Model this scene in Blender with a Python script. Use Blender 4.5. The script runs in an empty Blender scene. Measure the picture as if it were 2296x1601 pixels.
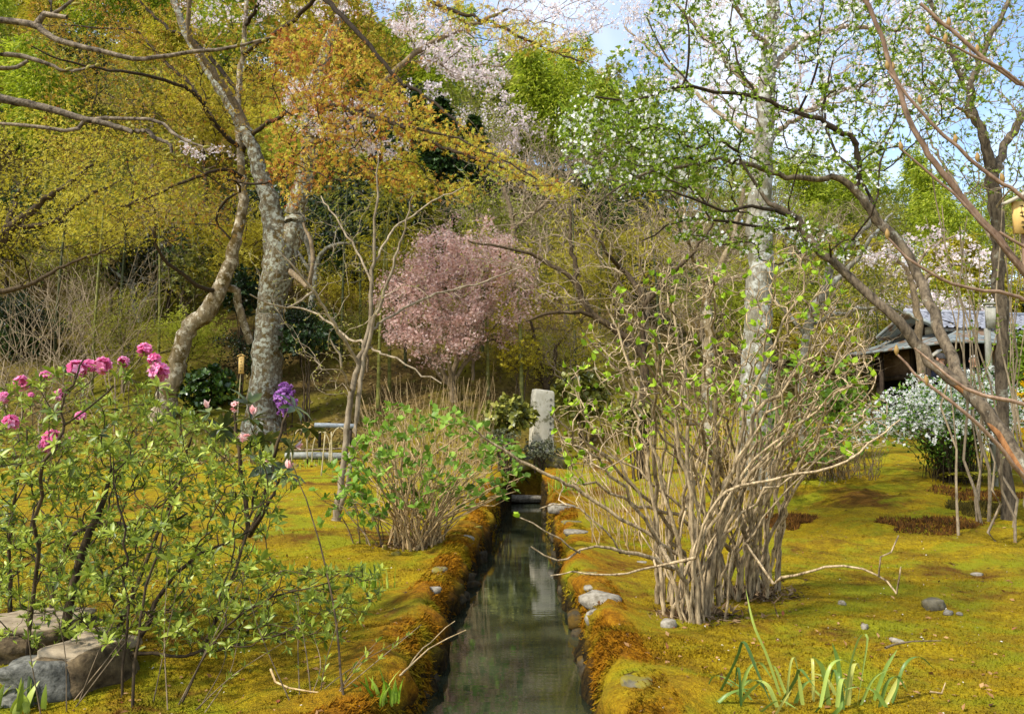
import bpy, math, numpy as np
from math import radians, sin, cos, pi
rng = np.random.default_rng(11)
scene = bpy.context.scene
# ------------------------------------------------------------------ camera
F_PX, W_PX, CX, CY = 1837.0, 2296.0, 1148.0, 800.5      # a 2296 x 1601 view of the photograph
PITCH = radians(5.0)
CAM_Z = 1.25
cam_d = bpy.data.cameras.new('camera'); cam = bpy.data.objects.new('camera', cam_d)
scene.collection.objects.link(cam)
cam_d.sensor_width = 36; cam_d.lens = 36*F_PX/W_PX
cam_d.clip_start = 0.05; cam_d.clip_end = 2000
cam.location = (0, 0, CAM_Z); cam.rotation_euler = (radians(90)+PITCH, 0, 0)
scene.camera = cam
# ------------------------------------------------------------------ sky, sun, exposure
SUN_EL, SUN_AZ = radians(48), math.atan2(-0.76, -0.58)   # sun high on the left, a little behind the camera
world = bpy.data.worlds.new('World'); scene.world = world; world.use_nodes = True
nt = world.node_tree; bg = nt.nodes['Background']
sky = nt.nodes.new('ShaderNodeTexSky'); sky.sky_type = 'NISHITA'; sky.sun_disc = False
sky.sun_elevation = SUN_EL; sky.sun_rotation = SUN_AZ; sky.dust_density = 0.6; sky.ozone_density = 1.5
tc = nt.nodes.new('ShaderNodeTexCoord'); nz = nt.nodes.new('ShaderNodeTexNoise')
nz.inputs['Scale'].default_value = 2.6; nz.inputs['Detail'].default_value = 4; nz.inputs['Roughness'].default_value = 0.55
cr = nt.nodes.new('ShaderNodeValToRGB'); cr.color_ramp.elements[0].position = 0.44; cr.color_ramp.elements[1].position = 0.68
mxw = nt.nodes.new('ShaderNodeMix'); mxw.data_type = 'RGBA'; mxw.inputs['B'].default_value = (5.2, 5.3, 5.5, 1)
nt.links.new(tc.outputs['Generated'], nz.inputs['Vector']); nt.links.new(nz.outputs['Fac'], cr.inputs['Fac'])
nt.links.new(cr.outputs['Color'], mxw.inputs['Factor']); nt.links.new(sky.outputs['Color'], mxw.inputs['A'])
nt.links.new(mxw.outputs['Result'], bg.inputs['Color']); bg.inputs['Strength'].default_value = 0.15
sun_d = bpy.data.lights.new('sun', 'SUN'); sun_d.energy = 3.4; sun_d.angle = radians(4); sun_d.color = (1, 0.95, 0.86)
sun = bpy.data.objects.new('sun', sun_d); scene.collection.objects.link(sun)
sun.rotation_euler = (radians(90)-SUN_EL, 0, math.atan2(-sin(SUN_AZ), cos(SUN_AZ)) + pi)
sun.location = (-20, -8, 30)
vs = scene.view_settings; vs.view_transform = 'Standard'; vs.look = 'None'; vs.gamma = 1.0; vs.use_curve_mapping = False
vs.exposure = 1.04
scene.cycles.max_bounces = 6; scene.cycles.diffuse_bounces = 3; scene.cycles.glossy_bounces = 3
scene.cycles.transmission_bounces = 4; scene.cycles.use_denoising = True

# ------------------------------------------------------------------ helpers: space
SP, CP = sin(PITCH), cos(PITCH)
def P(x, y, d):
    """the point at forward distance d (world Y) seen in direction (x, y) of the 2296-wide view"""
    x = np.asarray(x, float); y = np.asarray(y, float); d = np.asarray(d, float)
    a = (x-CX)/F_PX; b = (CY-y)/F_PX
    yy = CP - b*SP; s = d/yy
    return np.stack(np.broadcast_arrays(a*s, d, CAM_Z + (SP + b*CP)*s), -1)
def PL(pts):
    a = np.array(pts, float); return P(a[:, 0], a[:, 1], a[:, 2])
def sp(t, k=1.0):
    return np.where(t*k > 30, t, np.log1p(np.exp(np.minimum(t*k, 30)))/k)
def sm(t):
    t = np.clip(t, 0, 1); return t*t*(3-2*t)
def vnoise(x, y, seed=0):
    """smooth value noise"""
    xi = np.floor(x).astype(np.int64); yi = np.floor(y).astype(np.int64); fx = x-xi; fy = y-yi
    fx = fx*fx*(3-2*fx); fy = fy*fy*(3-2*fy)
    def h(a, b):
        n = (a*374761393 + b*668265263 + seed*69069) & 0x7fffffff
        n = ((n ^ (n >> 13))*1274126177) & 0x7fffffff
        return ((n ^ (n >> 16)) & 0xffff)/65535.0
    return (h(xi, yi)*(1-fx)+h(xi+1, yi)*fx)*(1-fy) + (h(xi, yi+1)*(1-fx)+h(xi+1, yi+1)*fx)*fy
WATER_Z = -0.25; CH_END = 16.8
def chan(y):
    """centre and half width of the water channel at distance y"""
    t = (np.clip(y, 0, 20)-4.3)/8.2
    return -0.05+0.21*t, (0.97-0.17*t)/2
def gbase(x, y):
    y = np.asarray(y, float); x = np.asarray(x, float)
    z = 0.045*sp(y-8.5, 1.2)
    z = np.minimum(z, 0.62)
    z = z + sm((x-1.2)/4.5)*0.068*np.minimum(sp(y-6, 1.2), 12)
    u = x/np.maximum(y, 8)
    s = 0.44-0.30*np.clip(u, -0.3, 0.55)
    t = sp(y-20-5*sm((x-3)/6), 0.8); t = 46*(1-np.exp(-t/46.0))*1.35
    s2 = 0.62*np.clip(-u-0.02, 0, 0.7)*np.minimum(sp(y-33, .5), 34)          # the hill climbs higher on the left
    s3 = 0.17*np.clip(1-np.abs(u)/.75, 0, 1)*np.minimum(sp(y-36, .5), 34)
    return z + s*t + s2 + s3
def gz(x, y):
    x = np.asarray(x, float); y = np.asarray(y, float)
    c, w = chan(y); e = np.abs(x-c)-w
    n = (vnoise(x*1.3, y*1.3, 3)-.5)*.09 + (vnoise(x*3.1, y*3.1, 5)-.5)*.045
    n = n + ((vnoise(x*5.5, y*5.5, 31)-.5)*.045 + (vnoise(x*11, y*11, 33)-.5)*.022)*sm((18-y)/4)*sm((vnoise(x*.6, y*.6, 37)-.3)/.4)
    n = n*sm(e/0.5)*sm((y-1)/2)
    far = sm((y-22)/10)*((vnoise(x*.25, y*.25, 9)-.5)*1.6 + (vnoise(x*.9, y*.9, 4)-.5)*.35)
    return gbase(x, y) + n + far
def poly(n, pts, d0, d1, seed=None, zmin=0.05):
    """n points inside an outline of the view, at distances d0..d1, all above the ground"""
    r = np.random.default_rng(seed); pts = np.array(pts, float); out = []
    lo = pts.min(0); hi = pts.max(0); m = 0
    while m < n:
        q = lo + (hi-lo)*r.random((n*3, 2)); ins = np.zeros(len(q), bool); j = len(pts)-1
        for i in range(len(pts)):
            a, b = pts[i], pts[j]
            c = ((a[1] > q[:, 1]) != (b[1] > q[:, 1])) & (q[:, 0] < (b[0]-a[0])*(q[:, 1]-a[1])/(b[1]-a[1]+1e-9)+a[0])
            ins ^= c; j = i
        q = q[ins]; p = P(q[:, 0], q[:, 1], d0+(d1-d0)*r.random(len(q)))
        p = p[p[:, 2] > gz(p[:, 0], p[:, 1])+zmin]
        out.append(p); m += len(p)
        if len(p) == 0: break
    return np.concatenate(out)[:n]
def ell(n, c, r, power=0.55, seed=None):
    g = np.random.default_rng(seed); v = g.normal(size=(n, 3)); v /= np.linalg.norm(v, axis=1)[:, None]
    return np.array(c) + v*np.array(r)*(g.random(n)**power)[:, None]
def unit(v):
    return v/np.maximum(np.linalg.norm(v, axis=-1, keepdims=True), 1e-9)
# ------------------------------------------------------------------ helpers: meshes and objects
COL = scene.collection
def mesh_np(name, V, faces, mats, attrs=None, smooth=False, mi=None):
    """faces: list of int arrays (n, k)"""
    me = bpy.data.meshes.new(name); V = np.asarray(V, np.float32)
    me.vertices.add(len(V)); me.vertices.foreach_set('co', V.ravel())
    faces = [np.asarray(f, np.int32) for f in faces if len(f)]
    tot = np.concatenate([np.full(len(f), f.shape[1], np.int32) for f in faces])
    idx = np.concatenate([f.ravel() for f in faces])
    me.loops.add(len(idx)); me.loops.foreach_set('vertex_index', idx)
    me.polygons.add(len(tot)); st = np.zeros(len(tot), np.int32); st[1:] = np.cumsum(tot)[:-1]
    me.polygons.foreach_set('loop_start', st); me.polygons.foreach_set('loop_total', tot)
    if smooth: me.polygons.foreach_set('use_smooth', np.ones(len(tot), bool))
    if mi is not None: me.polygons.foreach_set('material_index', np.asarray(mi, np.int32))
    for k, v in (attrs or {}).items():
        a = me.attributes.new(k, 'FLOAT', 'POINT'); a.data.foreach_set('value', np.asarray(v, np.float32))
    for m in (mats if isinstance(mats, (list, tuple)) else [mats]): me.materials.append(m)
    me.update(calc_edges=True); me.validate()
    return me
def link(name, me, parent=None, loc=None):
    o = bpy.data.objects.new(name, me); COL.objects.link(o)
    if parent is not None: o.parent = parent
    if loc is not None: o.location = loc
    return o
def tag(o, label=None, cat=None, group=None, kind=None):
    if label: o['label'] = label
    if cat: o['category'] = cat
    if group: o['group'] = group
    if kind: o['kind'] = kind
    return o
def thing(name, label, cat, loc=(0, 0, 0), group=None, rz=0.0):
    o = bpy.data.objects.new(name, None); COL.objects.link(o); o.location = tuple(float(v) for v in loc)
    o.rotation_euler = (0, 0, rz); o.empty_display_size = 0.2
    return tag(o, label, cat, group)
class Geo:
    """collects pieces of geometry for one mesh"""
    def __init__(s): s.V = []; s.F = {}; s.A = []; s.n = 0
    def add(s, V, faces, rnd=0.5):
        V = np.asarray(V, float).reshape(-1, 3)
        for f in faces:
            f = np.asarray(f)
            if len(f): s.F.setdefault(f.shape[1], []).append(f+s.n)
        s.V.append(V); s.A.append(np.broadcast_to(np.asarray(rnd, float), (len(V),))); s.n += len(V)
        return s
    def box(s, c, d, R=None, rnd=0.5):
        """centre c, size d"""
        v = np.array([[x, y, z] for x in (-.5, .5) for y in (-.5, .5) for z in (-.5, .5)])*np.array(d)
        if R is not None: v = v @ np.asarray(R).T
        f = [[0, 1, 3, 2], [4, 6, 7, 5], [0, 4, 5, 1], [2, 3, 7, 6], [0, 2, 6, 4], [1, 5, 7, 3]]
        return s.add(v+np.array(c), [np.array(f)], rnd)
    def tubes(s, pts, rad, sides=6, rnd=0.5, cap=False):
        """pts (m,n,3) rad (m,n)"""
        pts = np.asarray(pts, float); rad = np.asarray(rad, float); m, n = rad.shape
        t = np.gradient(pts, axis=1); t = unit(t)
        ref = np.where(np.abs(t[:, :1, 2:3]) > 0.85, np.array([1., 0, 0]), np.array([0, 0, 1.]))
        ref = np.broadcast_to(ref, t.shape)
        a = unit(np.cross(t, ref)); b = np.cross(t, a)
        an = np.arange(sides)*2*pi/sides
        ring = a[:, :, None]*np.cos(an)[None, None, :, None] + b[:, :, None]*np.sin(an)[None, None, :, None]
        V = pts[:, :, None] + ring*rad[:, :, None, None]
        k = np.arange(sides); k2 = (k+1) % sides; i = np.arange(n-1)[:, None]
        q = np.stack([i*sides+k, i*sides+k2, (i+1)*sides+k2, (i+1)*sides+k], -1).reshape(-1, 4)
        q = (np.arange(m)[:, None, None]*(n*sides) + q[None]).reshape(-1, 4)
        fs = [q]
        if cap:
            e = (np.arange(m)[:, None]*(n*sides) + (n-1)*sides + k[None]); b0 = (np.arange(m)[:, None]*(n*sides)+k[None, ::-1])
            fs += [e, b0]
        r = np.repeat(np.broadcast_to(np.asarray(rnd, float), (m,)), n*sides)
        return s.add(V.reshape(-1, 3), fs, r)
    def scatter(s, tm, pos, d, up, size, rnd=None, width=1.0):
        tv, tf = tm; pos = np.asarray(pos, float); m = len(pos)
        if m == 0: return s
        y = unit(np.asarray(d, float)); up = np.broadcast_to(np.asarray(up, float), y.shape)
        x = unit(np.cross(y, up)+1e-6); z = np.cross(x, y)
        size = np.broadcast_to(np.asarray(size, float), (m,))[:, None, None]
        w = np.broadcast_to(np.asarray(width, float), (m,))[:, None, None]
        V = pos[:, None] + size*(w*tv[None, :, 0:1]*x[:, None] + tv[None, :, 1:2]*y[:, None] + tv[None, :, 2:3]*z[:, None])
        k = len(tv); fs = [(np.arange(m)[:, None, None]*k + np.asarray(f)[None]).reshape(-1, np.asarray(f).shape[1]) for f in tf]
        if rnd is None: rnd = rng.random(m)
        return s.add(V.reshape(-1, 3), fs, np.repeat(np.broadcast_to(rnd, (m,)), k))
    def mesh(s, name, mats, origin=(0, 0, 0), smooth=False):
        V = np.concatenate(s.V)-np.array(origin, float)
        return mesh_np(name, V, [np.concatenate(f) for f in s.F.values()], mats, {'rnd': np.concatenate(s.A)}, smooth)
    def obj(s, name, mats, parent=None, smooth=False, kind=None, loc=None, label=None):
        org = parent.location if parent is not None and parent.parent is None else (0, 0, 0)
        if parent is not None and parent.parent is not None: org = parent.parent.location
        o = link(name, s.mesh(name, mats, tuple(org), smooth), parent, loc)
        return tag(o, label=label, kind=kind)
A = np.array
LEAF = (A([[0, 0, 0], [-.28, .42, .07], [0, 1, -.05], [.28, .42, .07]]), [A([[0, 2, 1], [0, 3, 2]])])
LANCE = (A([[0, 0, 0], [-.11, .3, .03], [0, .32, 0], [.11, .3, .03], [-.13, .62, .02], [0, .64, -.03], [.13, .62, .02], [0, 1, -.14]]),
         [A([[0, 2, 1], [0, 3, 2], [4, 5, 7], [5, 6, 7]]), A([[1, 2, 5, 4], [2, 3, 6, 5]])])
OVAL = (A([[0, 0, 0], [-.27, .25, .06], [0, .3, 0], [.27, .25, .06], [-.31, .6, .05], [0, .62, -.02], [.31, .6, .05], [0, 1, -.10]]), LANCE[1])
def _star(n, wid=.16, spread=1.9):
    v = []; f = []
    for i in range(n):
        a = (i/(n-1)-.5)*2*spread; l = 1-.28*abs(i-(n-1)/2); b = len(v)
        c, s_ = cos(a), sin(a)
        for (u, w, z) in ((0, 0, 0), (.5*l, -wid*.5, .02), (l, 0, -.22), (.5*l, wid*.5, .02)):
            v.append([s_*u + c*w, c*u - s_*w, z])
        f.append([b, b+3, b+2, b+1])
    return A(v), [A(f)]
STAR5 = _star(5, .24); STAR3 = _star(3, .3, 1.2)
def _flower(n=5, cup=.25, w=.33):
    v = [[0, 0, 0]]; f = []
    for i in range(n):
        a = 2*pi*i/n; b = len(v)
        for (r, t) in ((.62, -w), (1.0, 0), (.62, w)):
            v.append([r*cos(a)-t*sin(a), cup*r, r*sin(a)+t*cos(a)])
        f.append([0, b, b+1, b+2])
    return A(v, float), [A(f)]
FLOWER = _flower(5, .3, .36); FLOWER4 = _flower(4, .15, .4)
QUAD = (A([[-.5, 0, 0], [.5, 0, 0], [.5, 1, .1], [-.5, 1, .1]]), [A([[0, 1, 2, 3]])])
BLADE = (A([[-.5, 0, 0], [.5, 0, 0], [0, 1, 0]]), [A([[0, 1, 2]])])
def whorl(pos, d, K, tilt=1.0, tj=.25, r=None):
    """K leaves round each tip; tilt from the axis in radians -> positions, directions, ups"""
    r = r or rng; m = len(pos); d = unit(d)
    ref = np.where(np.abs(d[:, 2:3]) > .8, A([1., 0, 0]), A([0, 0, 1.]))
    a = unit(np.cross(d, ref)); b = np.cross(d, a)
    th = (np.arange(K)*2*pi/K)[None] + r.random((m, 1))*6.28 + r.normal(0, .25, (m, K))
    ti = tilt + r.normal(0, tj, (m, K))
    rad = a[:, None]*np.cos(th)[..., None]+b[:, None]*np.sin(th)[..., None]
    dd = rad*np.sin(ti)[..., None] + d[:, None]*np.cos(ti)[..., None]
    up = d[:, None]*np.sin(ti)[..., None] - rad*np.cos(ti)[..., None]
    return np.repeat(pos, K, 0), dd.reshape(-1, 3), up.reshape(-1, 3)
def spline(pts, n):
    """Catmull-Rom through pts (any columns)"""
    p = np.asarray(pts, float); p = np.vstack([2*p[0]-p[1], p, 2*p[-1]-p[-2]])
    m = len(p)-3; t = np.linspace(0, m, n); i = np.minimum(t.astype(int), m-1); f = (t-i)[:, None]
    a, b, c, d = p[i], p[i+1], p[i+2], p[i+3]
    return .5*(2*b+(c-a)*f+(2*a-5*b+4*c-d)*f*f+(3*b-a-3*c+d)*f**3)
class Tree:
    """woody plant: traced limbs, then twigs grown out to target points, radii by the pipe model"""
    def __init__(s, seed=0):
        s.p = np.zeros((2048, 3)); s.pl = np.zeros(2048); s.n = 0; s.par = []; s.fr = []
        s.paths = []; s.grown = []; s.r = np.random.default_rng(seed)
    def _add(s, pts, parent, fr=None):
        m = len(pts)
        while s.n+m > len(s.p): s.p = np.vstack([s.p, np.zeros_like(s.p)]); s.pl = np.concatenate([s.pl, np.zeros_like(s.pl)])
        i0 = s.n; s.p[i0:i0+m] = pts
        prev = s.p[parent] if parent >= 0 else pts[0]
        seg = np.linalg.norm(np.diff(np.vstack([prev, pts]), axis=0), axis=1)
        s.pl[i0:i0+m] = (s.pl[parent] if parent >= 0 else 0)+np.cumsum(seg)
        s.par += [parent]+list(range(i0, i0+m-1)); s.fr += list(fr if fr is not None else [0]*m); s.n += m
        idx = np.arange(i0, i0+m)
        if parent >= 0: idx = np.concatenate([[parent], idx])
        s.paths.append(idx); return len(s.paths)-1
    def limb(s, pts, rad, step=.15, wig=0.0, attach=True):
        """pts (n,3) world, rad list at the same points; starts from the nearest node that exists"""
        q = np.column_stack([pts, np.asarray(rad, float)]); L = np.linalg.norm(np.diff(q[:, :3], axis=0), axis=1).sum()
        q = spline(q, max(3, int(L/step)+1))
        if wig: q[1:-1, :3] += s.r.normal(0, wig, (len(q)-2, 3))
        par = -1
        if attach and s.n: par = int(np.argmin(np.linalg.norm(s.p[:s.n]-q[0, :3], axis=1)))
        s._add(q[:, :3], par, np.maximum(q[:, 3], .0005)); return s
    def grow(s, T, step=.12, wig=.06, w=.35, bend=.35, sag=0.0, up=0.0, maxlen=None, first=0, order=True, nmin=3):
        r = s.r
        if order:
            d0 = np.linalg.norm(T-s.p[0], axis=1); T = T[np.argsort(d0*(1+.25*r.random(len(T))))]
        for t in T:
            D = np.linalg.norm(s.p[first:s.n]-t, axis=1); c = D + w*s.pl[first:s.n]
            if up: c = c + up*np.maximum(0, s.p[first:s.n, 2]-t[2])
            i = int(np.argmin(c))+first; L = D[i-first]
            if L < 1e-3 or (maxlen and L > maxlen): continue
            p0 = s.p[i]; pp = s.par[i]; dr = unit(p0-s.p[pp]) if pp >= 0 else A([0, 0, 1.])
            k = max(nmin, int(L/step)+1); u = np.linspace(0, 1, k+1)[1:, None]
            cpt = p0+dr*L*bend + (t-p0)*.25 + A([0, 0, L*sag])
            q = (1-u)**2*p0+2*u*(1-u)*cpt+u*u*t
            if wig: q[:-1] += r.normal(0, wig*L/math.sqrt(k)*.7, (k-1, 3))
            s.grown.append(s._add(q, i))
        return s
    def radii(s, tip=.0016, e=.42, rmax=1.0):
        cnt = np.zeros(s.n); par = s.par; has = np.zeros(s.n, bool)
        for i in s.par:
            if i >= 0: has[i] = True
        cnt[~has] = 1; c = cnt.tolist()
        for i in range(s.n-1, -1, -1):
            if par[i] >= 0: c[par[i]] += c[i]
        rad = np.minimum(tip*np.maximum(np.array(c), 1)**e, rmax); fr = np.array(s.fr)
        s.rad = np.where(fr > 0, fr, rad); return s
    def geo(s, lo=3, hi=9, thick=.02, part=None, g=None):
        """tubes, grouped by length; part = subset of path numbers"""
        g = g or Geo(); groups = {}
        for j in (range(len(s.paths)) if part is None else part):
            ix = s.paths[j]; r = s.rad[ix].copy()
            if s.par[ix[1]] == ix[0] and s.par[ix[0]] != ix[1] and len(ix) > 2 and s.fr[ix[1]] == 0 or r[0] > r[1]*1.3: r[0] = r[1]*1.12
            if s.fr[ix[1]] == 0: r[-1] *= .5
            if len(ix) < 2: continue
            m = r.max(); sd = lo if m < thick*.35 else (lo+2 if m < thick else hi)
            groups.setdefault((len(ix), sd), []).append((s.p[ix], r))
        for (n, sd), L in groups.items():
            g.tubes(np.array([a for a, b in L]), np.array([b for a, b in L]), sd, s.r.random(len(L)))
        return g
    def tips(s, which=None):
        which = s.grown if which is None else which
        e = np.array([s.paths[j][-1] for j in which]); b = np.array([s.paths[j][-2] for j in which])
        return s.p[e], unit(s.p[e]-s.p[b])
    def along(s, n, lo=.25, which=None):
        """n random points on each grown twig"""
        which = s.grown if which is None else which; pos = []; dr = []
        for j in which:
            ix = s.paths[j]; q = s.p[ix]; u = (lo+(1-lo)*s.r.random(n))*(len(ix)-1); i = np.minimum(u.astype(int), len(ix)-2); f = (u-i)[:, None]
            pos.append(q[i]*(1-f)+q[i+1]*f); dr.append(q[i+1]-q[i])
        return np.concatenate(pos), unit(np.concatenate(dr))
def rdir(m, zb=0.0, r=None):
    v = (r or rng).normal(size=(m, 3)); v[:, 2] += zb; return unit(v)
# ------------------------------------------------------------------ helpers: materials
def C(r, g, b):
    f = lambda c: (c/255/12.92) if c <= 10 else ((c/255+.055)/1.055)**2.4
    return (f(r), f(g), f(b), 1)
MATS = {}
def newmat(name):
    m = bpy.data.materials.new(name); m.use_nodes = True; MATS[name] = m
    n = m.node_tree.nodes; return m, n, m.node_tree.links, n['Principled BSDF'], n['Material Output']
def ramp(n, cols, pos=None, interp='LINEAR'):
    r = n.new('ShaderNodeValToRGB'); r.color_ramp.interpolation = interp; e = r.color_ramp.elements
    k = len(cols); pos = pos or [i/max(1, k-1) for i in range(k)]
    while len(e) < k: e.new(0.5)
    for i in range(k): e[i].position = pos[i]; e[i].color = cols[i]
    return r
def leafmat(name, cols, trans=.3, rough=.55, spec=.25, sub=0):
    m, n, l, b, out = newmat(name)
    at = n.new('ShaderNodeAttribute'); at.attribute_name = 'rnd'; r = ramp(n, cols)
    l.new(at.outputs['Fac'], r.inputs['Fac']); l.new(r.outputs['Color'], b.inputs['Base Color'])
    b.inputs['Roughness'].default_value = rough; b.inputs['Specular IOR Level'].default_value = spec
    tr = n.new('ShaderNodeBsdfTranslucent'); l.new(r.outputs['Color'], tr.inputs['Color'])
    mx = n.new('ShaderNodeMixShader'); mx.inputs[0].default_value = trans
    l.new(b.outputs[0], mx.inputs[1]); l.new(tr.outputs[0], mx.inputs[2]); l.new(mx.outputs[0], out.inputs['Surface'])
    return m
def barkmat(name, c1, c2, scale=14, lichen=None, amt=.5, bump=.5, rough=.9, stretch=.35, lscale=5.0, third=None):
    m, n, l, b, out = newmat(name)
    g = n.new('ShaderNodeNewGeometry'); mp = n.new('ShaderNodeMapping'); mp.inputs['Scale'].default_value = (1, 1, stretch)
    l.new(g.outputs['Position'], mp.inputs['Vector'])
    nz = n.new('ShaderNodeTexNoise'); nz.inputs['Scale'].default_value = scale; nz.inputs['Detail'].default_value = 6; nz.inputs['Roughness'].default_value = .65
    l.new(mp.outputs[0], nz.inputs['Vector'])
    r = ramp(n, [c1, c2], [.34, .66]); l.new(nz.outputs['Fac'], r.inputs['Fac']); col = r.outputs['Color']
    if third:
        n3 = n.new('ShaderNodeTexNoise'); n3.inputs['Scale'].default_value = lscale*.6; n3.inputs['Detail'].default_value = 4
        l.new(g.outputs['Position'], n3.inputs['Vector']); r3 = ramp(n, [(0, 0, 0, 1), (1, 1, 1, 1)], [.5, .6]); l.new(n3.outputs['Fac'], r3.inputs['Fac'])
        mx = n.new('ShaderNodeMix'); mx.data_type = 'RGBA'; l.new(r3.outputs['Color'], mx.inputs['Factor']); l.new(col, mx.inputs['A']); mx.inputs['B'].default_value = third; col = mx.outputs['Result']
    if lichen:
        n2 = n.new('ShaderNodeTexNoise'); n2.inputs['Scale'].default_value = lscale; n2.inputs['Detail'].default_value = 7; n2.inputs['Roughness'].default_value = .7
        mp2 = n.new('ShaderNodeMapping'); mp2.inputs['Location'].default_value = (3.7, 1.2, 8.1); l.new(g.outputs['Position'], mp2.inputs['Vector']); l.new(mp2.outputs[0], n2.inputs['Vector'])
        r2 = ramp(n, [(0, 0, 0, 1), (1, 1, 1, 1)], [.62-.25*amt, .70-.25*amt]); l.new(n2.outputs['Fac'], r2.inputs['Fac'])
        mx = n.new('ShaderNodeMix'); mx.data_type = 'RGBA'; l.new(r2.outputs['Color'], mx.inputs['Factor']); l.new(col, mx.inputs['A']); mx.inputs['B'].default_value = lichen; col = mx.outputs['Result']
    at = n.new('ShaderNodeAttribute'); at.attribute_name = 'rnd'; ma = n.new('ShaderNodeMath'); ma.operation = 'MULTIPLY_ADD'; ma.inputs[1].default_value = .5; ma.inputs[2].default_value = .72
    l.new(at.outputs['Fac'], ma.inputs[0]); hv = n.new('ShaderNodeHueSaturation'); l.new(ma.outputs[0], hv.inputs['Value']); l.new(col, hv.inputs['Color']); col = hv.outputs['Color']   # no two stems alike
    l.new(col, b.inputs['Base Color']); b.inputs['Roughness'].default_value = rough; b.inputs['Specular IOR Level'].default_value = .15
    if bump:
        bp = n.new('ShaderNodeBump'); bp.inputs['Strength'].default_value = bump; bp.inputs['Distance'].default_value = .02
        l.new(nz.outputs['Fac'], bp.inputs['Height']); l.new(bp.outputs[0], b.inputs['Normal'])
    return m
def plain(name, c1, c2=None, scale=8, rough=.8, bump=.3, metal=0):
    return barkmat(name, c1, c2 or c1, scale, bump=bump, rough=rough, stretch=1)
def G(x, y):
    """where the line of sight (x, y) first meets the ground"""
    d = np.linspace(2.5, 70, 2400); p = P(x, y, d); h = p[:, 2]-gz(p[:, 0], p[:, 1])
    i = np.argmax(h <= 0) if (h <= 0).any() else len(d)-1
    return A([p[i, 0], p[i, 1], gz(p[i, 0], p[i, 1])])
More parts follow.
